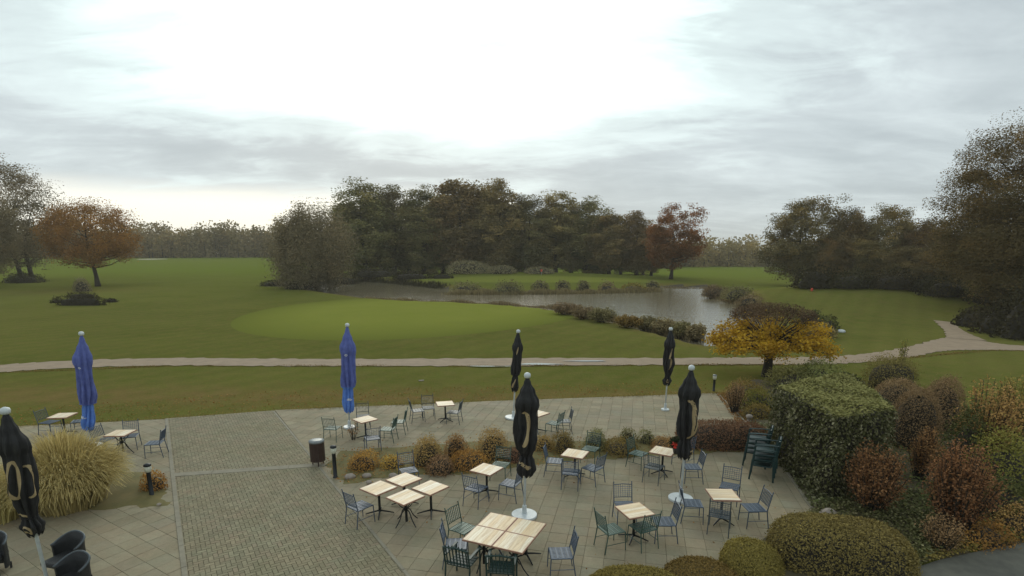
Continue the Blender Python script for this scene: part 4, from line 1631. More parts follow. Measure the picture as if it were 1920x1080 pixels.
twig_bush('red_shrub', 1630, 962, 116, 832, 'red_brown', 'red brown twiggy shrub below the big hedge', stems=130, per=60, leaf=.055)
twig_bush('red_shrub', 1782, 1006, 132, 826, 'red_brown', 'larger red brown twiggy shrub with orange tips', stems=170, per=64, leaf=.055)
twig_bush('red_shrub', 1722, 905, 56, 798, 'red_brown', 'small dark red shrub between the two red brown ones', stems=70, per=50, leaf=.055)
bush('lime_shrub', 1905, 935, 110, 822, 'lime', 'yellow green rounded shrub at the right edge', ex=2.1, leaf=.06, rough=.18)
bush('dark_shrub', 1912, 990, 100, 895, 'dark_green', 'dark green shrub below the yellow green one', ex=2.1, leaf=.06, rough=.2)
bush('dark_shrub', 1820, 900, 70, 770, 'dark_green', 'shaded green shrub behind the larger red one', ex=2.1, leaf=.065, rough=.2)
bush('ground_shrub', 1860, 1030, 120, 975, 'orange', 'low orange leaved ground shrub beside the asphalt', ex=2.2, leaf=.05, rough=.22, depth=.7)
bush('ground_shrub', 1815, 985, 70, 940, 'rust', 'low rusty ground shrub under the larger red one', ex=2.2, leaf=.05, rough=.22)
bush('ground_shrub', 1930, 1012, 90, 950, 'rust', 'rusty ground shrub beside the asphalt at the edge', ex=2.2, leaf=.05, rough=.22, depth=.7)
twig_bush('low_dark_shrub', 1760, 1035, 80, 965, 'barberry', 'dark twiggy shrub beside the large yew mound', stems=60, per=40, leaf=.045)
bush('yew_mound', 1602, 1090, 252, 974, 'yew', 'large clipped brown yew mound with flat rounded top', ex=3.6, leaf=.042, n=26000, rough=.04, depth=.62, rz=-.25, core='twig', thin=.40)  # side leaves thinned so the dark core stands in for shade
bush('olive_mound', 1428, 1092, 112, 1014, 'olive', 'olive clipped mound left of the large yew mound', ex=2.1, leaf=.035, rough=.08, core='mosscore', n=16000)
bush('olive_mound', 1335, 1122, 150, 1056, 'olive', 'low olive mound at the bottom edge', ex=2.1, leaf=.035, rough=.08, core='mosscore', n=14000)
bush('olive_mound', 1200, 1128, 190, 1064, 'olive', 'broad yellowish olive mound at the bottom edge', ex=2.1, leaf=.035, rough=.07, core='mosscore', n=16000, depth=.6)


def scatter(name, poly_px, n, mat, label, leaf, z=.11, seed=1, hi=.05, dens=None):
    P = np.array(px_poly(poly_px))
    r = np.random.default_rng(seed)
    X = r.uniform(P[:, 0].min(), P[:, 0].max(), n * 4)
    Y = r.uniform(P[:, 1].min(), P[:, 1].max(), n * 4)
    ok = poly_sd(X, Y, P) > 0
    X, Y = X[ok][:n], Y[ok][:n]
    Z = z + r.uniform(0, hi, len(X))
    Q = leaf_quads(np.column_stack([X, Y, Z]), np.tile([0, 0, 1.0], (len(X), 1)), leaf, .75, .4, r)
    me = quads_mesh(name, Q, np.clip(r.normal(.5, .25, len(X)), 0, 1), [LEAF[mat]])
    return tag(link(name, me), label, kind='stuff')


scatter('ivy_ground_cover', [(1530, 960), (1640, 930), (1760, 930), (1800, 1030), (1720, 1060), (1700, 1000), (1600, 965)], 4200, 'ivy', 'dark ivy ground cover between the red shrubs', .07, .1, 3, .16)
scatter('shrub_ground_cover', [(1520, 960), (1680, 780), (1920, 760), (2000, 900), (1930, 1015), (1800, 1030), (1640, 940)], 9000, 'dark_green', 'low dark green plants under the right hand shrubs', .08, .1, 7, .2)
scatter('hedge_foot_plants', [(1404, 800), (1440, 800), (1560, 900), (1560, 975), (1524, 962), (1462, 870)], 2600, 'hedge', 'low leafy growth at the foot of the big hedge', .08, .08, 17, .18)
scatter('mound_foot_plants', [(1475, 985), (1530, 960), (1660, 955), (1740, 1010), (1740, 1062), (1690, 1075), (1690, 1010), (1600, 975), (1480, 1010)], 3200, 'ivy', 'low green plants round the large yew mound', .06, .08, 18, .14)
scatter('verge_grass', [(1690, 1050), (1800, 1020), (1960, 985), (1990, 1005), (1860, 1030), (1740, 1062)], 1800, 'olive', 'rough grass along the asphalt edge', .06, .09, 19, .08)
scatter('fallen_leaves', [(1342, 738), (1362, 738), (1400, 786), (1384, 800)], 900, 'fallen', 'orange fallen leaves along the terrace edge', .07, .05, 4, .04)
scatter('leaf_litter', [(598, 872), (640, 846), (900, 828), (1270, 818), (1385, 792), (1455, 846), (1200, 862), (870, 893), (638, 916)], 2600, 'fallen', 'brown leaf litter in the planting bed', .055, .10, 5, .02)
scatter('lawn_leaves', [(0, 800), (300, 783), (520, 766), (930, 750), (1340, 736), (1340, 715), (500, 735), (0, 770)], 2600, 'fallen', 'fallen leaves along the lawn edge of the terrace', .06, .02, 6, .02)
scatter('terrace_leaves', [(520, 775), (1335, 745), (1500, 960), (1400, 1080), (800, 1080)], 190, 'fallen', 'stray fallen leaves on the terrace', .05, .05, 8, .01)

# middle bed
BED = [  # px, base row, width, top row, material, label, exponent
    (800, 880, 60, 818, 'rust', 'rust topped rounded shrub beside the lone blue chair'),
    (854, 862, 42, 813, 'rust', 'small rust shrub second in the bed row'),
    (924, 868, 62, 804, 'rust', 'tall orange brown shrub behind the black parasol table'),
    (824, 894, 56, 850, 'barberry', 'dark low reddish shrub at the front of the bed'),
    (878, 886, 76, 842, 'orange', 'dome of soft orange foliage at the bed front'),
    (676, 888, 56, 848, 'orange', 'orange and yellow shrub behind the bollard lamp'),
    (733, 884, 46, 854, 'orange', 'orange shrub behind the diamond of four tables'),
    (1058, 856, 42, 808, 'olive', 'olive shrub right of the big black parasol'),
    (1118, 850, 44, 806, 'reed_green', 'brown green shrub behind the green chair'),
    (1178, 835, 32, 803, 'reed_green', 'small brown shrub between two bed tables'),
    (1214, 838, 30, 806, 'reed_green', 'small round shrub left of the flower pot'),
    (1168, 858, 70, 822, 'olive', 'low wide olive shrub in front of the bed shrubs'),
    (1020, 850, 40, 815, 'rust', 'rusty shrub half behind the big black parasol'),
    (1250, 850, 50, 818, 'rust', 'rusty low shrub behind the flower pot table'),
    (968, 872, 46, 836, 'barberry', 'brown shrub under the big black parasol skirt'),
]
for a, b, w, c, mt, lab in BED:
    bush('bed_shrub', a, b, w, c, mt, lab, group='shrubs in the terrace bed', ex=2.4, leaf=.045, rough=.15, deep=.07)
twig_bush('red_seedling', 663, 826, 26, 790, 'rust', 'thin reddish plant growing beside the blue parasol table', stems=12, per=14, leaf=.05, cat='plant')
bush('leafy_plant', 790, 876, 18, 858, 'lime', 'small yellow green plant next to the lone blue chair', leaf=.06, rough=.3, cat='plant')

grass_clump('ornamental_grass', 134, 948, 216, 797, 'miscanthus', 'large straw coloured ornamental grass clump on the turf bed', blades=9000, w=.013)
grass_clump('ornamental_grass', 6, 975, 110, 880, 'miscanthus', 'smaller rusty grass clump behind the left black parasol', blades=2200, w=.013)
bush('orange_bush', 281, 925, 44, 884, 'orange', 'small yellow orange bush round the left bollard lamp', leaf=.05, rough=.2)

# stones
for i, (a, b, w, lab) in enumerate(((656, 895, 20, 'large pale stone beside the bollard lamp'), (688, 893, 16, 'flat pinkish stone right of the large pale one'), (694, 868, 14, 'pale stone between the orange shrubs'),
                                    (737, 893, 17, 'pale stone just behind the diamond of tables'), (692, 905, 12, 'small stone at the front of the bed'), (298, 947, 9, 'small pale stone on the turf bed by the walk'),
                                    (1552, 965, 34, 'grey boulder at the foot of the big hedge'))):
    p = on_plane(a, b, .08)
    q = metres(w, p.y) / 2
    mb = MB()
    rr = random.Random(i)
    prof = []
    n_ = 14
    vs_, fs = [], []
    for j in range(7):
        el = -.5 + (math.pi / 2 + .5) * j / 6
        for k in range(n_):
            an = 2 * math.pi * k / n_
            d = 1 + .12 * math.sin(2 * an + i) + .07 * math.sin(3 * an + j + i * 2)
            vs_.append((math.cos(an) * math.cos(el) * q * d, math.sin(an) * math.cos(el) * q * .75 * d, math.sin(el) * q * .62 * (1 + .05 * math.sin(an * 2))))
    for j in range(6):
        for k in range(n_):
            k2 = (k + 1) % n_
            fs.append((j * n_ + k, j * n_ + k2, (j + 1) * n_ + k2, (j + 1) * n_ + k))
    mb.add(vs_, fs)
    o = mb.obj('stone', M['stone'], smooth=True)
    o.location = (p.x, p.y, .10)
    tag(o, lab, 'stone', 'stones in the beds')

# ------------------------------------------------------------------ tables
TS, TH = .68, .735


def table_proto(curved):
    root = thing('cafe_table', 'x', 'table')
    nP = 6
    pw = TS / nP
    shared = MB().box((0, 0, 0), (TS - .03, pw - .005, .022), ch=.003).mesh('plank', M['wood'])
    for i in range(nP):
        o = link('plank', shared, root)
        o.location = (0, -TS / 2 + pw * (i + .5) * (TS - .03) / TS + .015, TH - .011)
    fr = MB()
    for s in (-1, 1):
        fr.box((s * (TS / 2 - .0075), 0, TH - .02), (.015, TS, .036))
        fr.box((0, s * (TS / 2 - .0075), TH - .02), (TS - .03, .015, .036))
    fr.box((0, 0, TH - .032), (TS - .03, TS - .03, .018))
    fr.obj('edge_frame', M['woodedge'], root)
    cm = MB()
    cm.tube([(0, 0, .07), (0, 0, TH - .04)], .032, 10)
    cm.box((0, 0, TH - .046), (.3, .3, .01))
    cm.obj('column', M['darkmetal'], root)
    for k in range(4):
        a = k * math.pi / 2 + math.pi / 4 * (0 if curved else 1)
        c, s = math.cos(a), math.sin(a)
        f = MB()
        if curved:
            pts = []
            for i in range(9):
                u = i / 8
                rr = .03 + .32 * u ** 1.3 + .03 * math.sin(u * 6.28)
                z = .40 - .38 * u ** 1.1 + .06 * math.sin(u * 3.14)
                pts.append((c * rr, s * rr, z))
            f.tube(pts, .014, 6)
            f.tube([(c * .04, s * .04, .42), (c * .18, s * .18, .55), (c * .28, s * .28, TH - .045)], .011, 5)
        else:
            f.tube([(c * .03, s * .03, .10), (c * .2, s * .2, .065), (c * .36, s * .36, .022)], [.024, .02, .014], 6)
        f.obj('foot', M['darkmetal'], root)
    return root


TG = 'square wooden cafe tables'
tp_c = table_proto(True)
tp_s = table_proto(False)
used = {}
TAB = {}


def table(key, corners, label, curved=False, size=True):
    """corners: picture points of the four table corners in order"""
    W = [on_plane(a, b, TH) for a, b in corners]
    c = sum(W, Vector()) / len(W)
    d = ((W[1] - W[0]) + (W[2] - W[3])) if len(W) == 4 else (W[1] - W[0])
    ang = math.atan2(d.y, d.x)
    loc = (c.x, c.y, SZ)
    src = tp_c if curved else tp_s
    if not used.get(curved):
        used[curved] = True
        src.location, src.rotation_euler = loc, (0, 0, ang)
        src['label'] = label
        src['group'] = TG
        o = src
    else:
        o = copy_thing(src, loc, ang, label, TG)
    TAB[key] = c
    return o


table('d_near', [(718, 932), (760, 917), (802, 933), (762, 953)], 'nearest of the four wooden tables set as a diamond, curved legs', True)
table('d_left', [(671, 917), (708, 903), (752, 914), (708, 933)], 'left of the four wooden tables set as a diamond')
table('d_back', [(720, 902), (757, 887), (797, 899), (756, 915)], 'rear of the four wooden tables set as a diamond')
table('d_right', [(769, 916), (803, 901), (847, 915), (810, 932)], 'right of the four wooden tables set as a diamond')
bc = [on_plane(a, b, TH) for a, b in ((857, 1016), (912, 963), (1034, 982), (987, 1040))]
cc = sum(bc, Vector()) / 4
u = ((bc[1] - bc[0]) + (bc[2] - bc[3])).normalized()
w_ = Vector((-u.y, u.x, 0))
if w_.dot(bc[3] - bc[0]) < 0:
    w_ = -w_
ang = math.atan2(u.y, u.x)
G4 = 'four tables pushed together'
for (su, sw, lab, cv) in ((-1, -1, 'front left of the four tables pushed together in the foreground', True), (1, -1, 'rear left of the four tables pushed together, pale top', False),
                          (-1, 1, 'front right of the four tables pushed together, tan top', True), (1, 1, 'rear right of the four tables pushed together by the parasol base', False)):
    c = cc + u * su * (TS / 2 + .004) + w_ * sw * (TS / 2 + .006)
    copy_thing(tp_c if cv else tp_s, (c.x, c.y, SZ), ang + (math.pi if sw > 0 else 0), lab, TG)
TAB['big'] = cc
table('bed', [(877, 884), (903, 869), (948, 879), (922, 894)], 'single wooden table in front of the bed, left of the big black parasol')
table('mid', [(1047, 856), (1062, 842), (1109, 847), (1095, 863)], 'pale wooden table with four chairs right of the big black parasol')
table('pot', [(1211, 851), (1228, 837), (1275, 842), (1260, 859)], 'pale wooden table carrying the red flower pot')
table('centre', [(1149, 951), (1203, 943), (1232, 966), (1176, 977)], 'wooden table ringed by two green and two blue chairs')
table('right', [(1328, 918), (1385, 919), (1383, 941), (1325, 940)], 'wooden table nearest the big hedge, chairs on all sides')
table('hid', [(978, 776), (1003, 768), (1038, 776), (1011, 785)], 'wooden table half hidden behind the big black parasol')
table('lawn', [(812, 753), (848, 752), (857, 761), (821, 765)], 'wooden table at the lawn edge of the upper terrace')
table('blue', [(660, 786), (692, 779), (711, 788), (674, 797)], 'wooden table beside the upright blue parasol')
table('left', [(200, 815), (222, 805), (251, 811), (230, 822)], 'wooden table right of the leaning blue parasol', True)
table('far', [(95, 782), (118, 773), (138, 778), (117, 788)], 'wooden table behind the ornamental grass')


# ------------------------------------------------------------------ chairs
def chair_proto(mat, label):
    """metal cafe chair, faces +Y, back at -Y"""
    root = thing('cafe_chair', label, 'chair')
    W, D, SH, BH = .46, .45, .45, .93
    m = M[mat]
    seat = MB()
    seat.tube([(-W / 2, -D / 2, SH), (-W / 2, D / 2, SH), (W / 2, D / 2, SH), (W / 2, -D / 2, SH), (-W / 2, -D / 2, SH)], .013, 6)
    for i in range(9):
        x = -W / 2 + W * (i + .5) / 9
        seat.box((x, 0, SH + .004), (.034, D - .01, .006))
    for i in range(8):
        y = -D / 2 + D * (i + .5) / 8
        seat.box((0, y, SH + (.010 if i % 2 else -.002)), (W - .01, .034, .005))
    seat.obj('seat', m, root)
    tl = .10

    def by(z):
        return -D / 2 - tl * max(0, z - SH) / (BH - SH)
    bk = MB()
    z0, z1 = SH + .11, BH - .06
    for z in (z0, z1):
        bk.tube([(-W / 2, by(z), z), (0, by(z) - .015, z + (.015 if z == z1 else 0)), (W / 2, by(z), z)], .011, 6)
    for i in range(7):
        x = -W / 2 + W * (i + 1) / 8
        bk.tube([(x, by(z0), z0), (x, by(z1) - .012, z1)], .011, 4, flat=.35)
    for i in range(5):
        z = z0 + (z1 - z0) * (i + 1) / 6
        bk.tube([(-W / 2, by(z), z), (W / 2, by(z), z)], .011, 4, flat=.35)
    bk.obj('lattice_back', m, root)
    for s in (-1, 1):
        MB().tube([(s * W / 2, D / 2, SH), (s * (W / 2 + .012), D / 2 + .02, .0)], [.013, .011], 6).obj('leg', m, root)
        b = MB().tube([(s * (W / 2 + .01), -D / 2 - .07, 0), (s * W / 2, -D / 2, SH), (s * W / 2, by(BH), BH)], [.012, .014, .012], 6)
        b.tube([(s * W / 2, by(BH), BH - .002), (s * W / 2, by(BH) - .004, BH + .022)], [.016, .009], 6)
        b.obj('rear_leg', m, root)
        MB().tube([(s * W / 2, -D / 2 - .03, .2), (s * (W / 2 + .006), D / 2 + .01, .2)], .008, 5).obj('stretcher', m, root)
    return root


def slat_chair_proto():
    """dark green slatted armchair"""
    root = thing('slat_armchair', 'x', 'armchair')
    W, D, SH, BH = .54, .48, .43, .92
    m = M['greenpaint']
    for i in range(5):
        MB().box((0, -D / 2 + D * (i + .5) / 5, SH), (W - .04, D / 5 - .016, .022), ch=.004).obj('seat_slat', m, root)
    for i in range(7):
        x = -W / 2 + .05 + (W - .1) * i / 6
        b = MB()
        b.tube([(x, -D / 2, SH + .02), (x, -D / 2 - .09, BH - .02 + .03 * math.cos((i - 3) * .5))], .024, 4, flat=.4)
        b.obj('back_slat', m, root)
    r_ = MB()
    r_.tube([(-W / 2, -D / 2 - .095, BH - .07), (0, -D / 2 - .105, BH - .03), (W / 2, -D / 2 - .095, BH - .07)], .022, 6)
    r_.obj('back_rail', m, root)
    MB().tube([(-W / 2, -D / 2 - .01, SH + .06), (W / 2, -D / 2 - .01, SH + .06)], .018, 6).obj('lower_rail', m, root)
    for s in (-1, 1):
        MB().box((s * W / 2, .0, .655), (.06, D + .06, .024), ch=.005).obj('armrest', m, root)
        MB().tube([(s * W / 2, D / 2, 0), (s * W / 2, D / 2, .645)], .02, 6).obj('leg', m, root)
        MB().tube([(s * W / 2, -D / 2 - .05, 0), (s * W / 2, -D / 2, SH), (s * W / 2, -D / 2 - .09, BH - .05)], .02, 6).obj('rear_leg', m, root)
    return root


CP = {'blue': chair_proto('bluemetal', 'x'), 'grey': chair_proto('greymetal', 'x'), 'green': chair_proto('greenmetal', 'x'), 'slat': slat_chair_proto()}
first = {}
CG = 'metal cafe chairs on the terrace'


def chair(kind, px, py, tgt, label, turn=0.0):
    p = on_plane(px, py, .45)
    c = TAB[tgt] if isinstance(tgt, str) else on_plane(tgt[0], tgt[1], .45)
    ang = math.atan2(c.y - p.y, c.x - p.x) - math.pi / 2 + R(turn)
    loc = (p.x, p.y, SZ)
    g = CG if kind != 'slat' else 'green slatted armchairs'
    if kind not in first:
        first[kind] = 1
        o = CP[kind]
        o.location, o.rotation_euler = loc, (0, 0, ang)
        o['label'], o['group'] = label, g
        return o
    return copy_thing(CP[kind], loc, ang, label, g)


chair('blue', 93, 793, 'far', 'blue grey chair left of the table behind the ornamental grass')
chair('blue', 149, 791, 'far', 'blue grey chair between the grass table and the leaning blue parasol')
chair('blue', 197, 826, 'left', 'blue grey chair tucked left of the table by the leaning blue parasol')
chair('blue', 243, 819, 'left', 'blue grey chair behind the table by the leaning blue parasol', 10)
chair('blue', 290, 832, (228, 836), 'blue grey chair alone beside the brick walk, turned left', 0)
chair('grey', 681, 782, 'blue', 'slate chair hidden behind the table by the upright blue parasol')
chair('green', 624, 804, (662, 778), 'greenish chair standing left of the upright blue parasol')
chair('blue', 698, 823, 'blue', 'blue grey chair in front of the table by the upright blue parasol')
chair('green', 727, 806, 'blue', 'green chair close to the right of the upright blue parasol table', 10)
chair('green', 747, 792, (690, 792), 'green chair further right of the upright blue parasol table')
chair('grey', 783, 771, (835, 766), 'slate chair leftmost at the lawn edge table')
chair('grey', 803, 766, (815, 800), 'slate chair turned to the terrace left of the lawn edge table')
chair('grey', 851, 774, 'lawn', 'slate chair right of the lawn edge table', 25)
chair('green', 1039, 795, (1000, 788), 'green chair at the table hidden by the big black parasol')
chair('grey', 1057, 791, (1000, 792), 'slate chair right of the table hidden by the big black parasol')
chair('blue', 893, 917, 'bed', 'blue grey chair in front left of the single table by the bed', -8)
chair('green', 938, 873, 'bed', 'green chair behind the single table by the bed')
chair('blue', 957, 908, 'bed', 'blue grey chair right of the single table by the bed')
chair('blue', 766, 884, (800, 930), 'blue chair standing alone in the bed shrubs')
chair('blue', 675, 951, 'd_left', 'blue grey chair left of the diamond of four tables')
chair('blue', 856, 1023, 'big', 'blue grey chair front left of the four joined tables')
chair('green', 868, 993, 'big', 'greenish chair rear left of the four joined tables')
chair('slat', 868, 1052, (905, 1010), 'dark green slatted armchair left in front of the joined tables')
chair('slat', 941, 1065, (955, 1010), 'dark green slatted armchair right in front of the joined tables')
chair('blue', 1051, 1040, (980, 1042), 'blue grey chair right of the four joined tables')
chair('blue', 1040, 866, 'mid', 'blue grey chair left of the pale table right of the big black parasol')
chair('green', 1107, 843, 'mid', 'green chair behind the pale table right of the big black parasol')
chair('blue', 1071, 887, 'mid', 'dark blue chair in front of the pale table right of the big parasol')
chair('blue', 1111, 879, 'mid', 'blue grey chair right of the pale table near the big parasol')
chair('green', 1197, 852, 'pot', 'green chair left of the flower pot table')
chair('grey', 1227, 877, 'pot', 'dark chair in front of the flower pot table')
chair('blue', 1297, 877, (1240, 876), 'blue grey chair just right of the white parasol pole')
chair('blue', 1281, 848, 'pot', 'blue grey chair behind the flower pot and black parasol')
chair('green', 1146, 995, 'centre', 'green chair left of the centre table, back to the viewer', -10)
chair('blue', 1172, 950, 'centre', 'blue lattice chair behind the centre table')
chair('blue', 1244, 980, 'centre', 'blue grey chair right of the centre table')
chair('green', 1205, 991, 'centre', 'green lattice chair in front of the centre table')
chair('blue', 1368, 914, 'right', 'blue grey lattice chair behind the table nearest the hedge')
chair('blue', 1298, 946, 'right', 'blue grey chair left of the table nearest the hedge')
chair('blue', 1413, 954, (1350, 955), 'blue grey chair right of the table nearest the hedge')
chair('grey', 1350, 966, 'right', 'dark chair in front of the table nearest the hedge')


# stacked green plastic chairs
def stack_chair_proto():
    root = thing('plastic_armchair', 'x', 'armchair')
    m = M['greenplastic']
    W, D, SH, BH = .56, .50, .43, .88
    MB().box((0, 0, SH), (W - .06, D, .03), ch=.01).obj('seat', m, root)
    b = MB()
    for i in range(6):
        x = -W / 2 + .08 + (W - .16) * i / 5
        b.tube([(x, -D / 2 + .01, SH), (x, -D / 2 - .12, BH - .03)], .034, 4, flat=.35)
    b.tube([(-W / 2 + .02, -D / 2 - .11, BH - .09), (0, -D / 2 - .14, BH), (W / 2 - .02, -D / 2 - .11, BH - .09)], .034, 6, flat=.6)
    b.obj('backrest', m, root)
    for s in (-1, 1):
        MB().tube([(s * W / 2, D / 2 + .03, .62), (s * W / 2, -.05, .65), (s * W / 2, -D / 2 - .07, .66)], .03, 6, flat=.6).obj('armrest', m, root)
        MB().tube([(s * (W / 2 + .02), D / 2 + .06, 0), (s * W / 2, D / 2 + .02, .62)], [.03, .024], 6).obj('leg', m, root)
        MB().tube([(s * (W / 2 + .01), -D / 2 - .09, 0), (s * W / 2, -D / 2 - .04, .62)], [.03, .024], 6).obj('leg', m, root)
    return root


sp = stack_chair_proto()
k = 0
for (a, b, n_, rz, nm) in ((1427, 895, 4, R(62), 'front'), (1414, 870, 4, R(62), 'rear')):
    p = on_plane(a, b, SZ)
    for i in range(n_):
        ordn = ('bottom', 'second', 'third', 'top')[i]
        lab = f'dark green plastic armchair, {ordn} of the {nm} stack beside the hedge'
        loc = (p.x + .015 * i, p.y, SZ + .15 * i)
        if k == 0:
            sp.location, sp.rotation_euler = loc, (0, 0, rz)
            sp['label'], sp['group'] = lab, 'stacked green plastic armchairs'
        else:
            copy_thing(sp, loc, rz + .02 * i, lab, 'stacked green plastic armchairs')
        k += 1


# black wicker armchairs in the lower left corner
def wicker_proto():
    root = thing('wicker_armchair', 'x', 'armchair')
    m = M['wicker']
    W, D = .62, .60
    shell = MB()
    vs_, fs = [], []
    n_ = 17
    for j, (z, k_) in enumerate(((.12, .96), (.45, .99), (.62, 1.0), (.82, 1.04))):
        for lay in (0, 1):
            for i in range(n_):
                a = math.pi * (1.0 + i / (n_ - 1))   # from -x round the back (-y) to +x
                e = 3.4
                c, s = math.cos(a), math.sin(a)
                q = (abs(c) ** e + abs(s) ** e) ** (-1 / e)
                rx, ry = (W / 2 - .04 * lay) * k_, (D * .55 - .04 * lay) * k_
                zz = z
                if j == 3:
                    zz = .66 + .20 * max(0, -s) ** 1.5
                vs_.append((c * q * rx, s * q * ry + .05, zz))
    R_ = n_

    def I(j, lay, i):
        return (j * 2 + lay) * R_ + i
    for j in range(3):
        for i in range(R_ - 1):
            fs.append((I(j, 0, i), I(j, 0, i + 1), I(j + 1, 0, i + 1), I(j + 1, 0, i)))
            fs.append((I(j, 1, i + 1), I(j, 1, i), I(j + 1, 1, i), I(j + 1, 1, i + 1)))
        for i in (0, R_ - 1):
            fs.append((I(j, 0, i), I(j + 1, 0, i), I(j + 1, 1, i), I(j, 1, i)))
    for i in range(R_ - 1):
        fs.append((I(3, 0, i), I(3, 0, i + 1), I(3, 1, i + 1), I(3, 1, i)))
    shell.add(vs_, fs)
    shell.obj('shell', m, root, True)
    rim = MB()
    rim.tube([vs_[I(3, 0, i)] for i in range(R_)], .02, 6)
    rim.obj('rim', M['greymetal'], root, True)
    MB().box((0, .06, .40), (W - .1, D - .04, .09), ch=.02).obj('seat', m, root)
    for sx in (-1, 1):
        for sy in (-.2, .3):
            MB().tube([(sx * (W / 2 - .06), sy, 0), (sx * (W / 2 - .05), sy, .14)], .022, 6).obj('leg', m, root)
    return root


wk = wicker_proto()
p = on_plane(132, 1082, .5)
wk.location, wk.rotation_euler = (p.x, p.y, SZ), (0, 0, R(165))
wk['label'], wk['group'] = 'black wicker tub chair standing right of the left parasol pole', 'black wicker tub chairs'
p = on_plane(118, 1046, .5)
copy_thing(wk, (p.x - .02, p.y + .12, SZ), R(165), 'black wicker tub chair behind the one by the parasol pole', 'black wicker tub chairs')
p = on_plane(-24, 1040, .5)
copy_thing(wk, (p.x, p.y, SZ), R(200), 'black wicker tub chair cut off by the left edge', 'black wicker tub chairs')


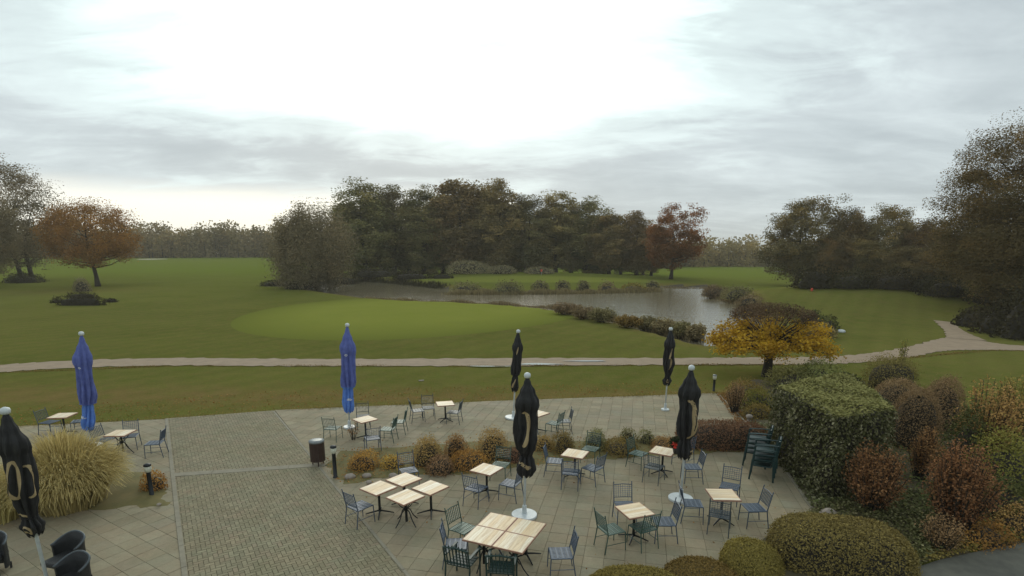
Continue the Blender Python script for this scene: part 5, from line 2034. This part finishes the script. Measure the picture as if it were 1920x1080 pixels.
# ------------------------------------------------------------------ parasols
def parasol(name, base_px, top_px, bottom_y, label, fabric, skirt=None, seed=0, rmax=.27, emblems=(), sway=.02, base_r=.33, tie=.80, strap=True, seat='disc', folds=8):
    b = on_plane(base_px[0], base_px[1], SZ)
    zt = z_at(b.y, top_px[1])
    xt = x_at(top_px[0], b.y, zt)
    Ht = zt - SZ
    zb = z_at(b.y, bottom_y) - SZ
    lean = math.atan2(xt - b.x, Ht)
    root = thing(name, label, 'parasol', b, 0, 'closed parasols on the terrace')
    root.rotation_euler = (0, lean, 0)
    L = Ht - .10 - zb
    rr = random.Random(seed)
    prof = [(0, .035), (.06, .085), (.14, .62 * rmax), (.24, rmax * .98), (.28, rmax), (.34, rmax * .86), (.5, rmax * .92), (.62, rmax * .98), (.72, rmax * .82), (tie - .03, rmax * .56), (tie, rmax * .46),
            (tie + .04, rmax * .60), (.93, rmax * .78), (1.0, rmax * .62)]
    ph = [rr.uniform(-.5, .5) for _ in range(folds)]
    am = [rr.uniform(.6, 1.3) for _ in range(folds)]
    s1, s2 = rr.uniform(0, 6), rr.uniform(0, 6)

    def rad(t):
        for (a, ra), (c, rc) in zip(prof[:-1], prof[1:]):
            if a <= t <= c:
                u_ = (t - a) / (c - a)
                u_ = u_ * u_ * (3 - 2 * u_)
                return ra + (rc - ra) * u_
        return prof[-1][1]

    def surf(th, t, off=0.0):
        r0 = rad(t)
        k_ = th / (2 * math.pi) * folds
        i0 = int(math.floor(k_)) % folds
        dep = .10 + .34 * min(1, t * 1.6) * am[i0]
        fold = 1 - dep * (0.5 - 0.5 * math.cos(2 * math.pi * k_)) ** 1.5 * (1 if t > .03 else 0)
        wob = 1 + .045 * math.sin(17 * th + 23 * t + s1) * min(1, 3 * t) + .035 * math.sin(11 * th - 37 * t) * t + .07 * math.sin(3 * th + 9 * t + s1) + .05 * math.sin(2 * th - 14 * t + s2)
        r_ = r0 * fold * wob + off
        thh = th + .35 * math.sin(5 * t + s1) * t
        cx = sway * math.sin(7 * t + s2) * t
        return (cx + r_ * math.cos(thh), .6 * cx + r_ * math.sin(thh), zb + L * (1 - t) + (.05 * math.cos(2 * math.pi * k_) * (t ** 6)))
    nt, nth = 64, folds * 12
    t_split = tie if skirt else 2.0

    def cloth(t0, t1, mat, nm):
        mb = MB()
        k0 = max(2, int(nt * (t1 - t0)))
        vs_ = [surf(2 * math.pi * i / nth, t0 + (t1 - t0) * j / k0) for j in range(k0 + 1) for i in range(nth)]
        fs = [(j * nth + i, (j + 1) * nth + i, (j + 1) * nth + (i + 1) % nth, j * nth + (i + 1) % nth) for j in range(k0) for i in range(nth)]
        mb.add(vs_, fs)
        return mb.obj(nm, mat, root, True)
    if skirt:
        cloth(0, tie, fabric, 'canopy')
        cloth(tie, 1, skirt, 'valance')
    else:
        cloth(0, 1, fabric, 'canopy')
    MB().tube([(0, 0, .02), (0, 0, zb + L * .9)], .032, 10).obj('pole', M['white'], root, True)
    MB().lathe([(.04, zb + L - .03), (.075, zb + L - .01), (.084, zb + L + .04), (.07, zb + L + .085), (.02, zb + L + .11)], 14).obj('cap', M['white'], root, True)
    if seat == 'disc':
        MB().lathe([(base_r, 0), (base_r, .045), (base_r * .97, .06), (.075, .07), (.06, .085), (.055, .28), (.045, .30)], 36).obj('base_plate', M['white'], root, False)
    st = MB()
    pts = [surf(2 * math.pi * i / 40, tie, .006) for i in range(41)]
    st.tube(pts, .014, 5)
    st.obj('strap', fabric, root, True)
    for kind, mat, th0, t0, sc_ in emblems:
        mb = MB()

        def ribbon(path, wd):
            L_, R__ = [], []
            n_ = len(path)
            for i in range(n_):
                a = path[max(i - 1, 0)]
                c = path[min(i + 1, n_ - 1)]
                dx, dy = c[0] - a[0], c[1] - a[1]
                l_ = math.hypot(dx, dy) + 1e-9
                w = wd[i] if isinstance(wd, list) else wd
                L_.append((path[i][0] - dy / l_ * w, path[i][1] + dx / l_ * w))
                R__.append((path[i][0] + dy / l_ * w, path[i][1] - dx / l_ * w))
            rows = 5
            vs_, fs = [], []
            for a, c in zip(L_, R__):
                for k_ in range(rows):
                    u_ = k_ / (rows - 1)
                    x, y = a[0] + (c[0] - a[0]) * u_, a[1] + (c[1] - a[1]) * u_
                    t_ = min(max(t0 + y / L, .02), .995)
                    vs_.append(surf(th0 + x / max(rad(t_) * .8, .05), t_, .009))
            for i in range(n_ - 1):
                for k_ in range(rows - 1):
                    o_ = i * rows + k_
                    fs.append((o_, o_ + 1, o_ + rows + 1, o_ + rows))
            mb.add(vs_, fs)
        if kind == 'arc':
            ribbon([(math.cos(a) * .10 * sc_, math.sin(a) * .34 * sc_) for a in [(-1.9 + 3.6 * i / 24) for i in range(25)]], [(.016 + .028 * math.sin(math.pi * i / 24)) * sc_ for i in range(25)])
        elif kind == 'loop':
            ribbon([(math.cos(a) * .075 * sc_, math.sin(a) * .36 * sc_) for a in [2 * math.pi * i / 32 for i in range(33)]], .026 * sc_)
        elif kind == 'ring':
            ribbon([(math.cos(a) * .055 * sc_, math.sin(a) * .065 * sc_) for a in [2 * math.pi * i / 20 for i in range(21)]], .020 * sc_)
        elif kind == 'bar':
            ribbon([(-.09 * sc_ + .18 * sc_ * i / 10, .10 * sc_ * (i / 10 - .5)) for i in range(11)], .03 * sc_)
        elif kind == 'stroke':
            ribbon([(.05 * sc_ - .09 * sc_ * i / 12, -.22 * sc_ + .44 * sc_ * i / 12) for i in range(13)], [(.012 + .022 * math.sin(math.pi * i / 12)) * sc_ for i in range(13)])
        elif kind == 'petals':
            for q in range(5):
                a0 = -math.pi / 2 + (q - 2) * .5
                ribbon([(math.cos(a0) * d, math.sin(a0) * d + .06) for d in (.03, .06, .09, .12)], [.010, .020, .020, .008])
        mb.obj('printed_emblem', mat, root, True)
    return root


BF, BL, SK, GO, WP = M['blackfab'], M['bluefab'], M['skyfab'], M['gold'], M['whiteprint']
CA = -math.pi / 2
parasol('black_parasol', (94, 1110), (8, 764), 1000, 'closed black parasol with large gold print at the left edge', BF, seed=1, rmax=.24, tie=.86,
        emblems=(('loop', GO, CA + .25, .52, 1.0), ('arc', GO, CA + 1.35, .55, .9), ('ring', GO, CA + .1, .945, .9), ('bar', GO, CA, .82, .7)))
parasol('blue_parasol', (170, 836), (152, 621), 805, 'closed blue parasol leaning behind the ornamental grass', BL, SK, seed=2, rmax=.27, tie=.72,
        emblems=(('petals', WP, CA - .3, .86, 1.1), ('ring', WP, CA, .33, .4)))
parasol('blue_parasol', (655, 802), (651, 606), 772, 'closed blue parasol standing upright beside the brick walk', BL, SK, seed=3, rmax=.29, tie=.69, sway=.015, base_r=.22,
        emblems=(('petals', WP, CA + .15, .84, 1.4), ('ring', WP, CA + .1, .32, .5)))
parasol('black_parasol', (962, 784), (972, 618), 733, 'closed black parasol half behind the big foreground one', BF, seed=4, rmax=.21, tie=.74,
        emblems=(('stroke', GO, CA, .30, .7), ('stroke', GO, CA - .4, .86, .8)))
parasol('black_parasol', (983, 967), (989, 699), 891, 'big closed black parasol on a white disc base in the middle', BF, seed=5, rmax=.31, tie=.80,
        emblems=(('arc', GO, CA - .35, .50, 1.25), ('bar', GO, CA + .05, .88, 1.4), ('stroke', GO, CA + 1.2, .40, .8)))
parasol('black_parasol', (1247, 769), (1258, 614), 721, 'closed black parasol alone at the far side of the upper terrace', BF, seed=6, rmax=.24, tie=.86, base_r=.17,
        emblems=(('stroke', GO, CA + .1, .42, 1.0), ('arc', GO, CA + .1, .60, .7), ('ring', GO, CA + .05, .93, .8)))
parasol('black_parasol', (1276, 936), (1297, 685), 858, 'closed black parasol with gold curve beside the flower pot table', BF, seed=7, rmax=.28, tie=.80,
        emblems=(('arc', GO, CA - .1, .54, 1.5), ('ring', GO, CA + .6, .93, .9)))


# ------------------------------------------------------------------ bin, lamps, flower pot
def bollard(px, py, top_y, label, glass=True):
    p = on_plane(px, py, SZ)
    h = z_at(p.y, top_y) - SZ
    root = thing('bollard_lamp', label, 'lamp', p, 0, 'bollard lamps')
    MB().lathe([(.075, 0), (.075, .02), (.058, .03), (.055, h - .27), (.062, h - .25)], 16).obj('post', M['darkmetal'], root, True)
    MB().lathe([(.055, h - .25), (.085, h - .22), (.09, h - .10), (.06, h - .07)], 16).obj('glass_head', M['paleglass'], root, True)
    MB().lathe([(.09, h - .075), (.10, h - .06), (.085, h - .02), (.02, h)], 16).obj('cap', M['greysteel'] if not glass else M['darkmetal'], root, True)


bollard(629, 895, 835, 'dark bollard lamp with pale head beside the litter bin')
bollard(285, 930, 869, 'dark bollard lamp in the turf bed left of the walk')
bollard(1338, 733, 702, 'small black bollard lamp at the far terrace corner', False)

p = on_plane(597, 872, SZ)
hb = z_at(p.y, 824) - SZ
br = metres(27, p.y, .5) / 2
lb = thing('litter_bin', 'brown litter bin with grey lid beside the brick walk', 'litter bin', p, .5)
n_ = 14
for i in range(n_):
    a = 2 * math.pi * i / n_
    MB().box((math.cos(a) * br * .94, math.sin(a) * br * .94, hb * .54), (.02, 2 * br * math.sin(math.pi / n_) * .93, hb * .70), a, ch=.004).obj('panel', M['brownsteel'], lb)
MB().lathe([(br * .86, hb * .2), (br * .88, hb * .88)], 20).obj('liner', M['darkmetal'], lb)
MB().lathe([(br * 1.02, hb * .90), (br * 1.05, hb * .92), (br * 1.03, hb * .97), (br * .6, hb)], 24).obj('lid', M['greysteel'], lb, True)
for i in range(3):
    a = 2 * math.pi * i / 3 + .4
    MB().tube([(math.cos(a) * br * .8, math.sin(a) * br * .8, 0), (math.cos(a) * br * .8, math.sin(a) * br * .8, hb * .22)], .02, 6).obj('leg', M['brownsteel'], lb)

p = on_plane(1268, 850, TH + SZ)
fp = thing('flower_pot', 'dark pot of bright red flowers on the pale table', 'flower pot', (p.x, p.y, TH + SZ + .002))
MB().lathe([(.085, 0), (.12, .15), (.135, .16), (.135, .19), (.11, .19)], 18).obj('pot', M['clay'], fp, True)
r = np.random.default_rng(3)
d = r.normal(0, 1, (900, 3))
d /= np.linalg.norm(d, axis=1, keepdims=True)
P = d * r.uniform(.5, 1, (900, 1)) * [.24, .24, .2] + [0, 0, .34]
link('foliage', quads_mesh('foliage', leaf_quads(P, d + [0, 0, .5], .055, .8, .5, r), r.uniform(0, 1, 900), [LEAF['flowerleaf']]), fp)
fm = MB()
rr = random.Random(2)
for i in range(26):
    a, q = rr.uniform(0, 6.28), rr.uniform(0, .15)
    c = (math.cos(a) * q - .04, -.14 + math.sin(a) * q * .6, .27 + rr.uniform(-.06, .10))
    fm.lathe([(.01, -.015), (.045, .0), (.055, .018), (.02, .03)], 7, c)
fm.obj('blossom', M['redpetal'], fp)

# paper scrap on the lawn and a bare sandy patch at the walk's end
pz = on_plane(790, 714, .02)
mb = MB().box((0, 0, .02), (.28, .12, .04), .3, ch=.01)
o = mb.obj('pale_stone', M['stone'])
o.location = (pz.x, pz.y, .02)
tag(o, 'tiny pale stone lying on the lawn before the path', 'stone')
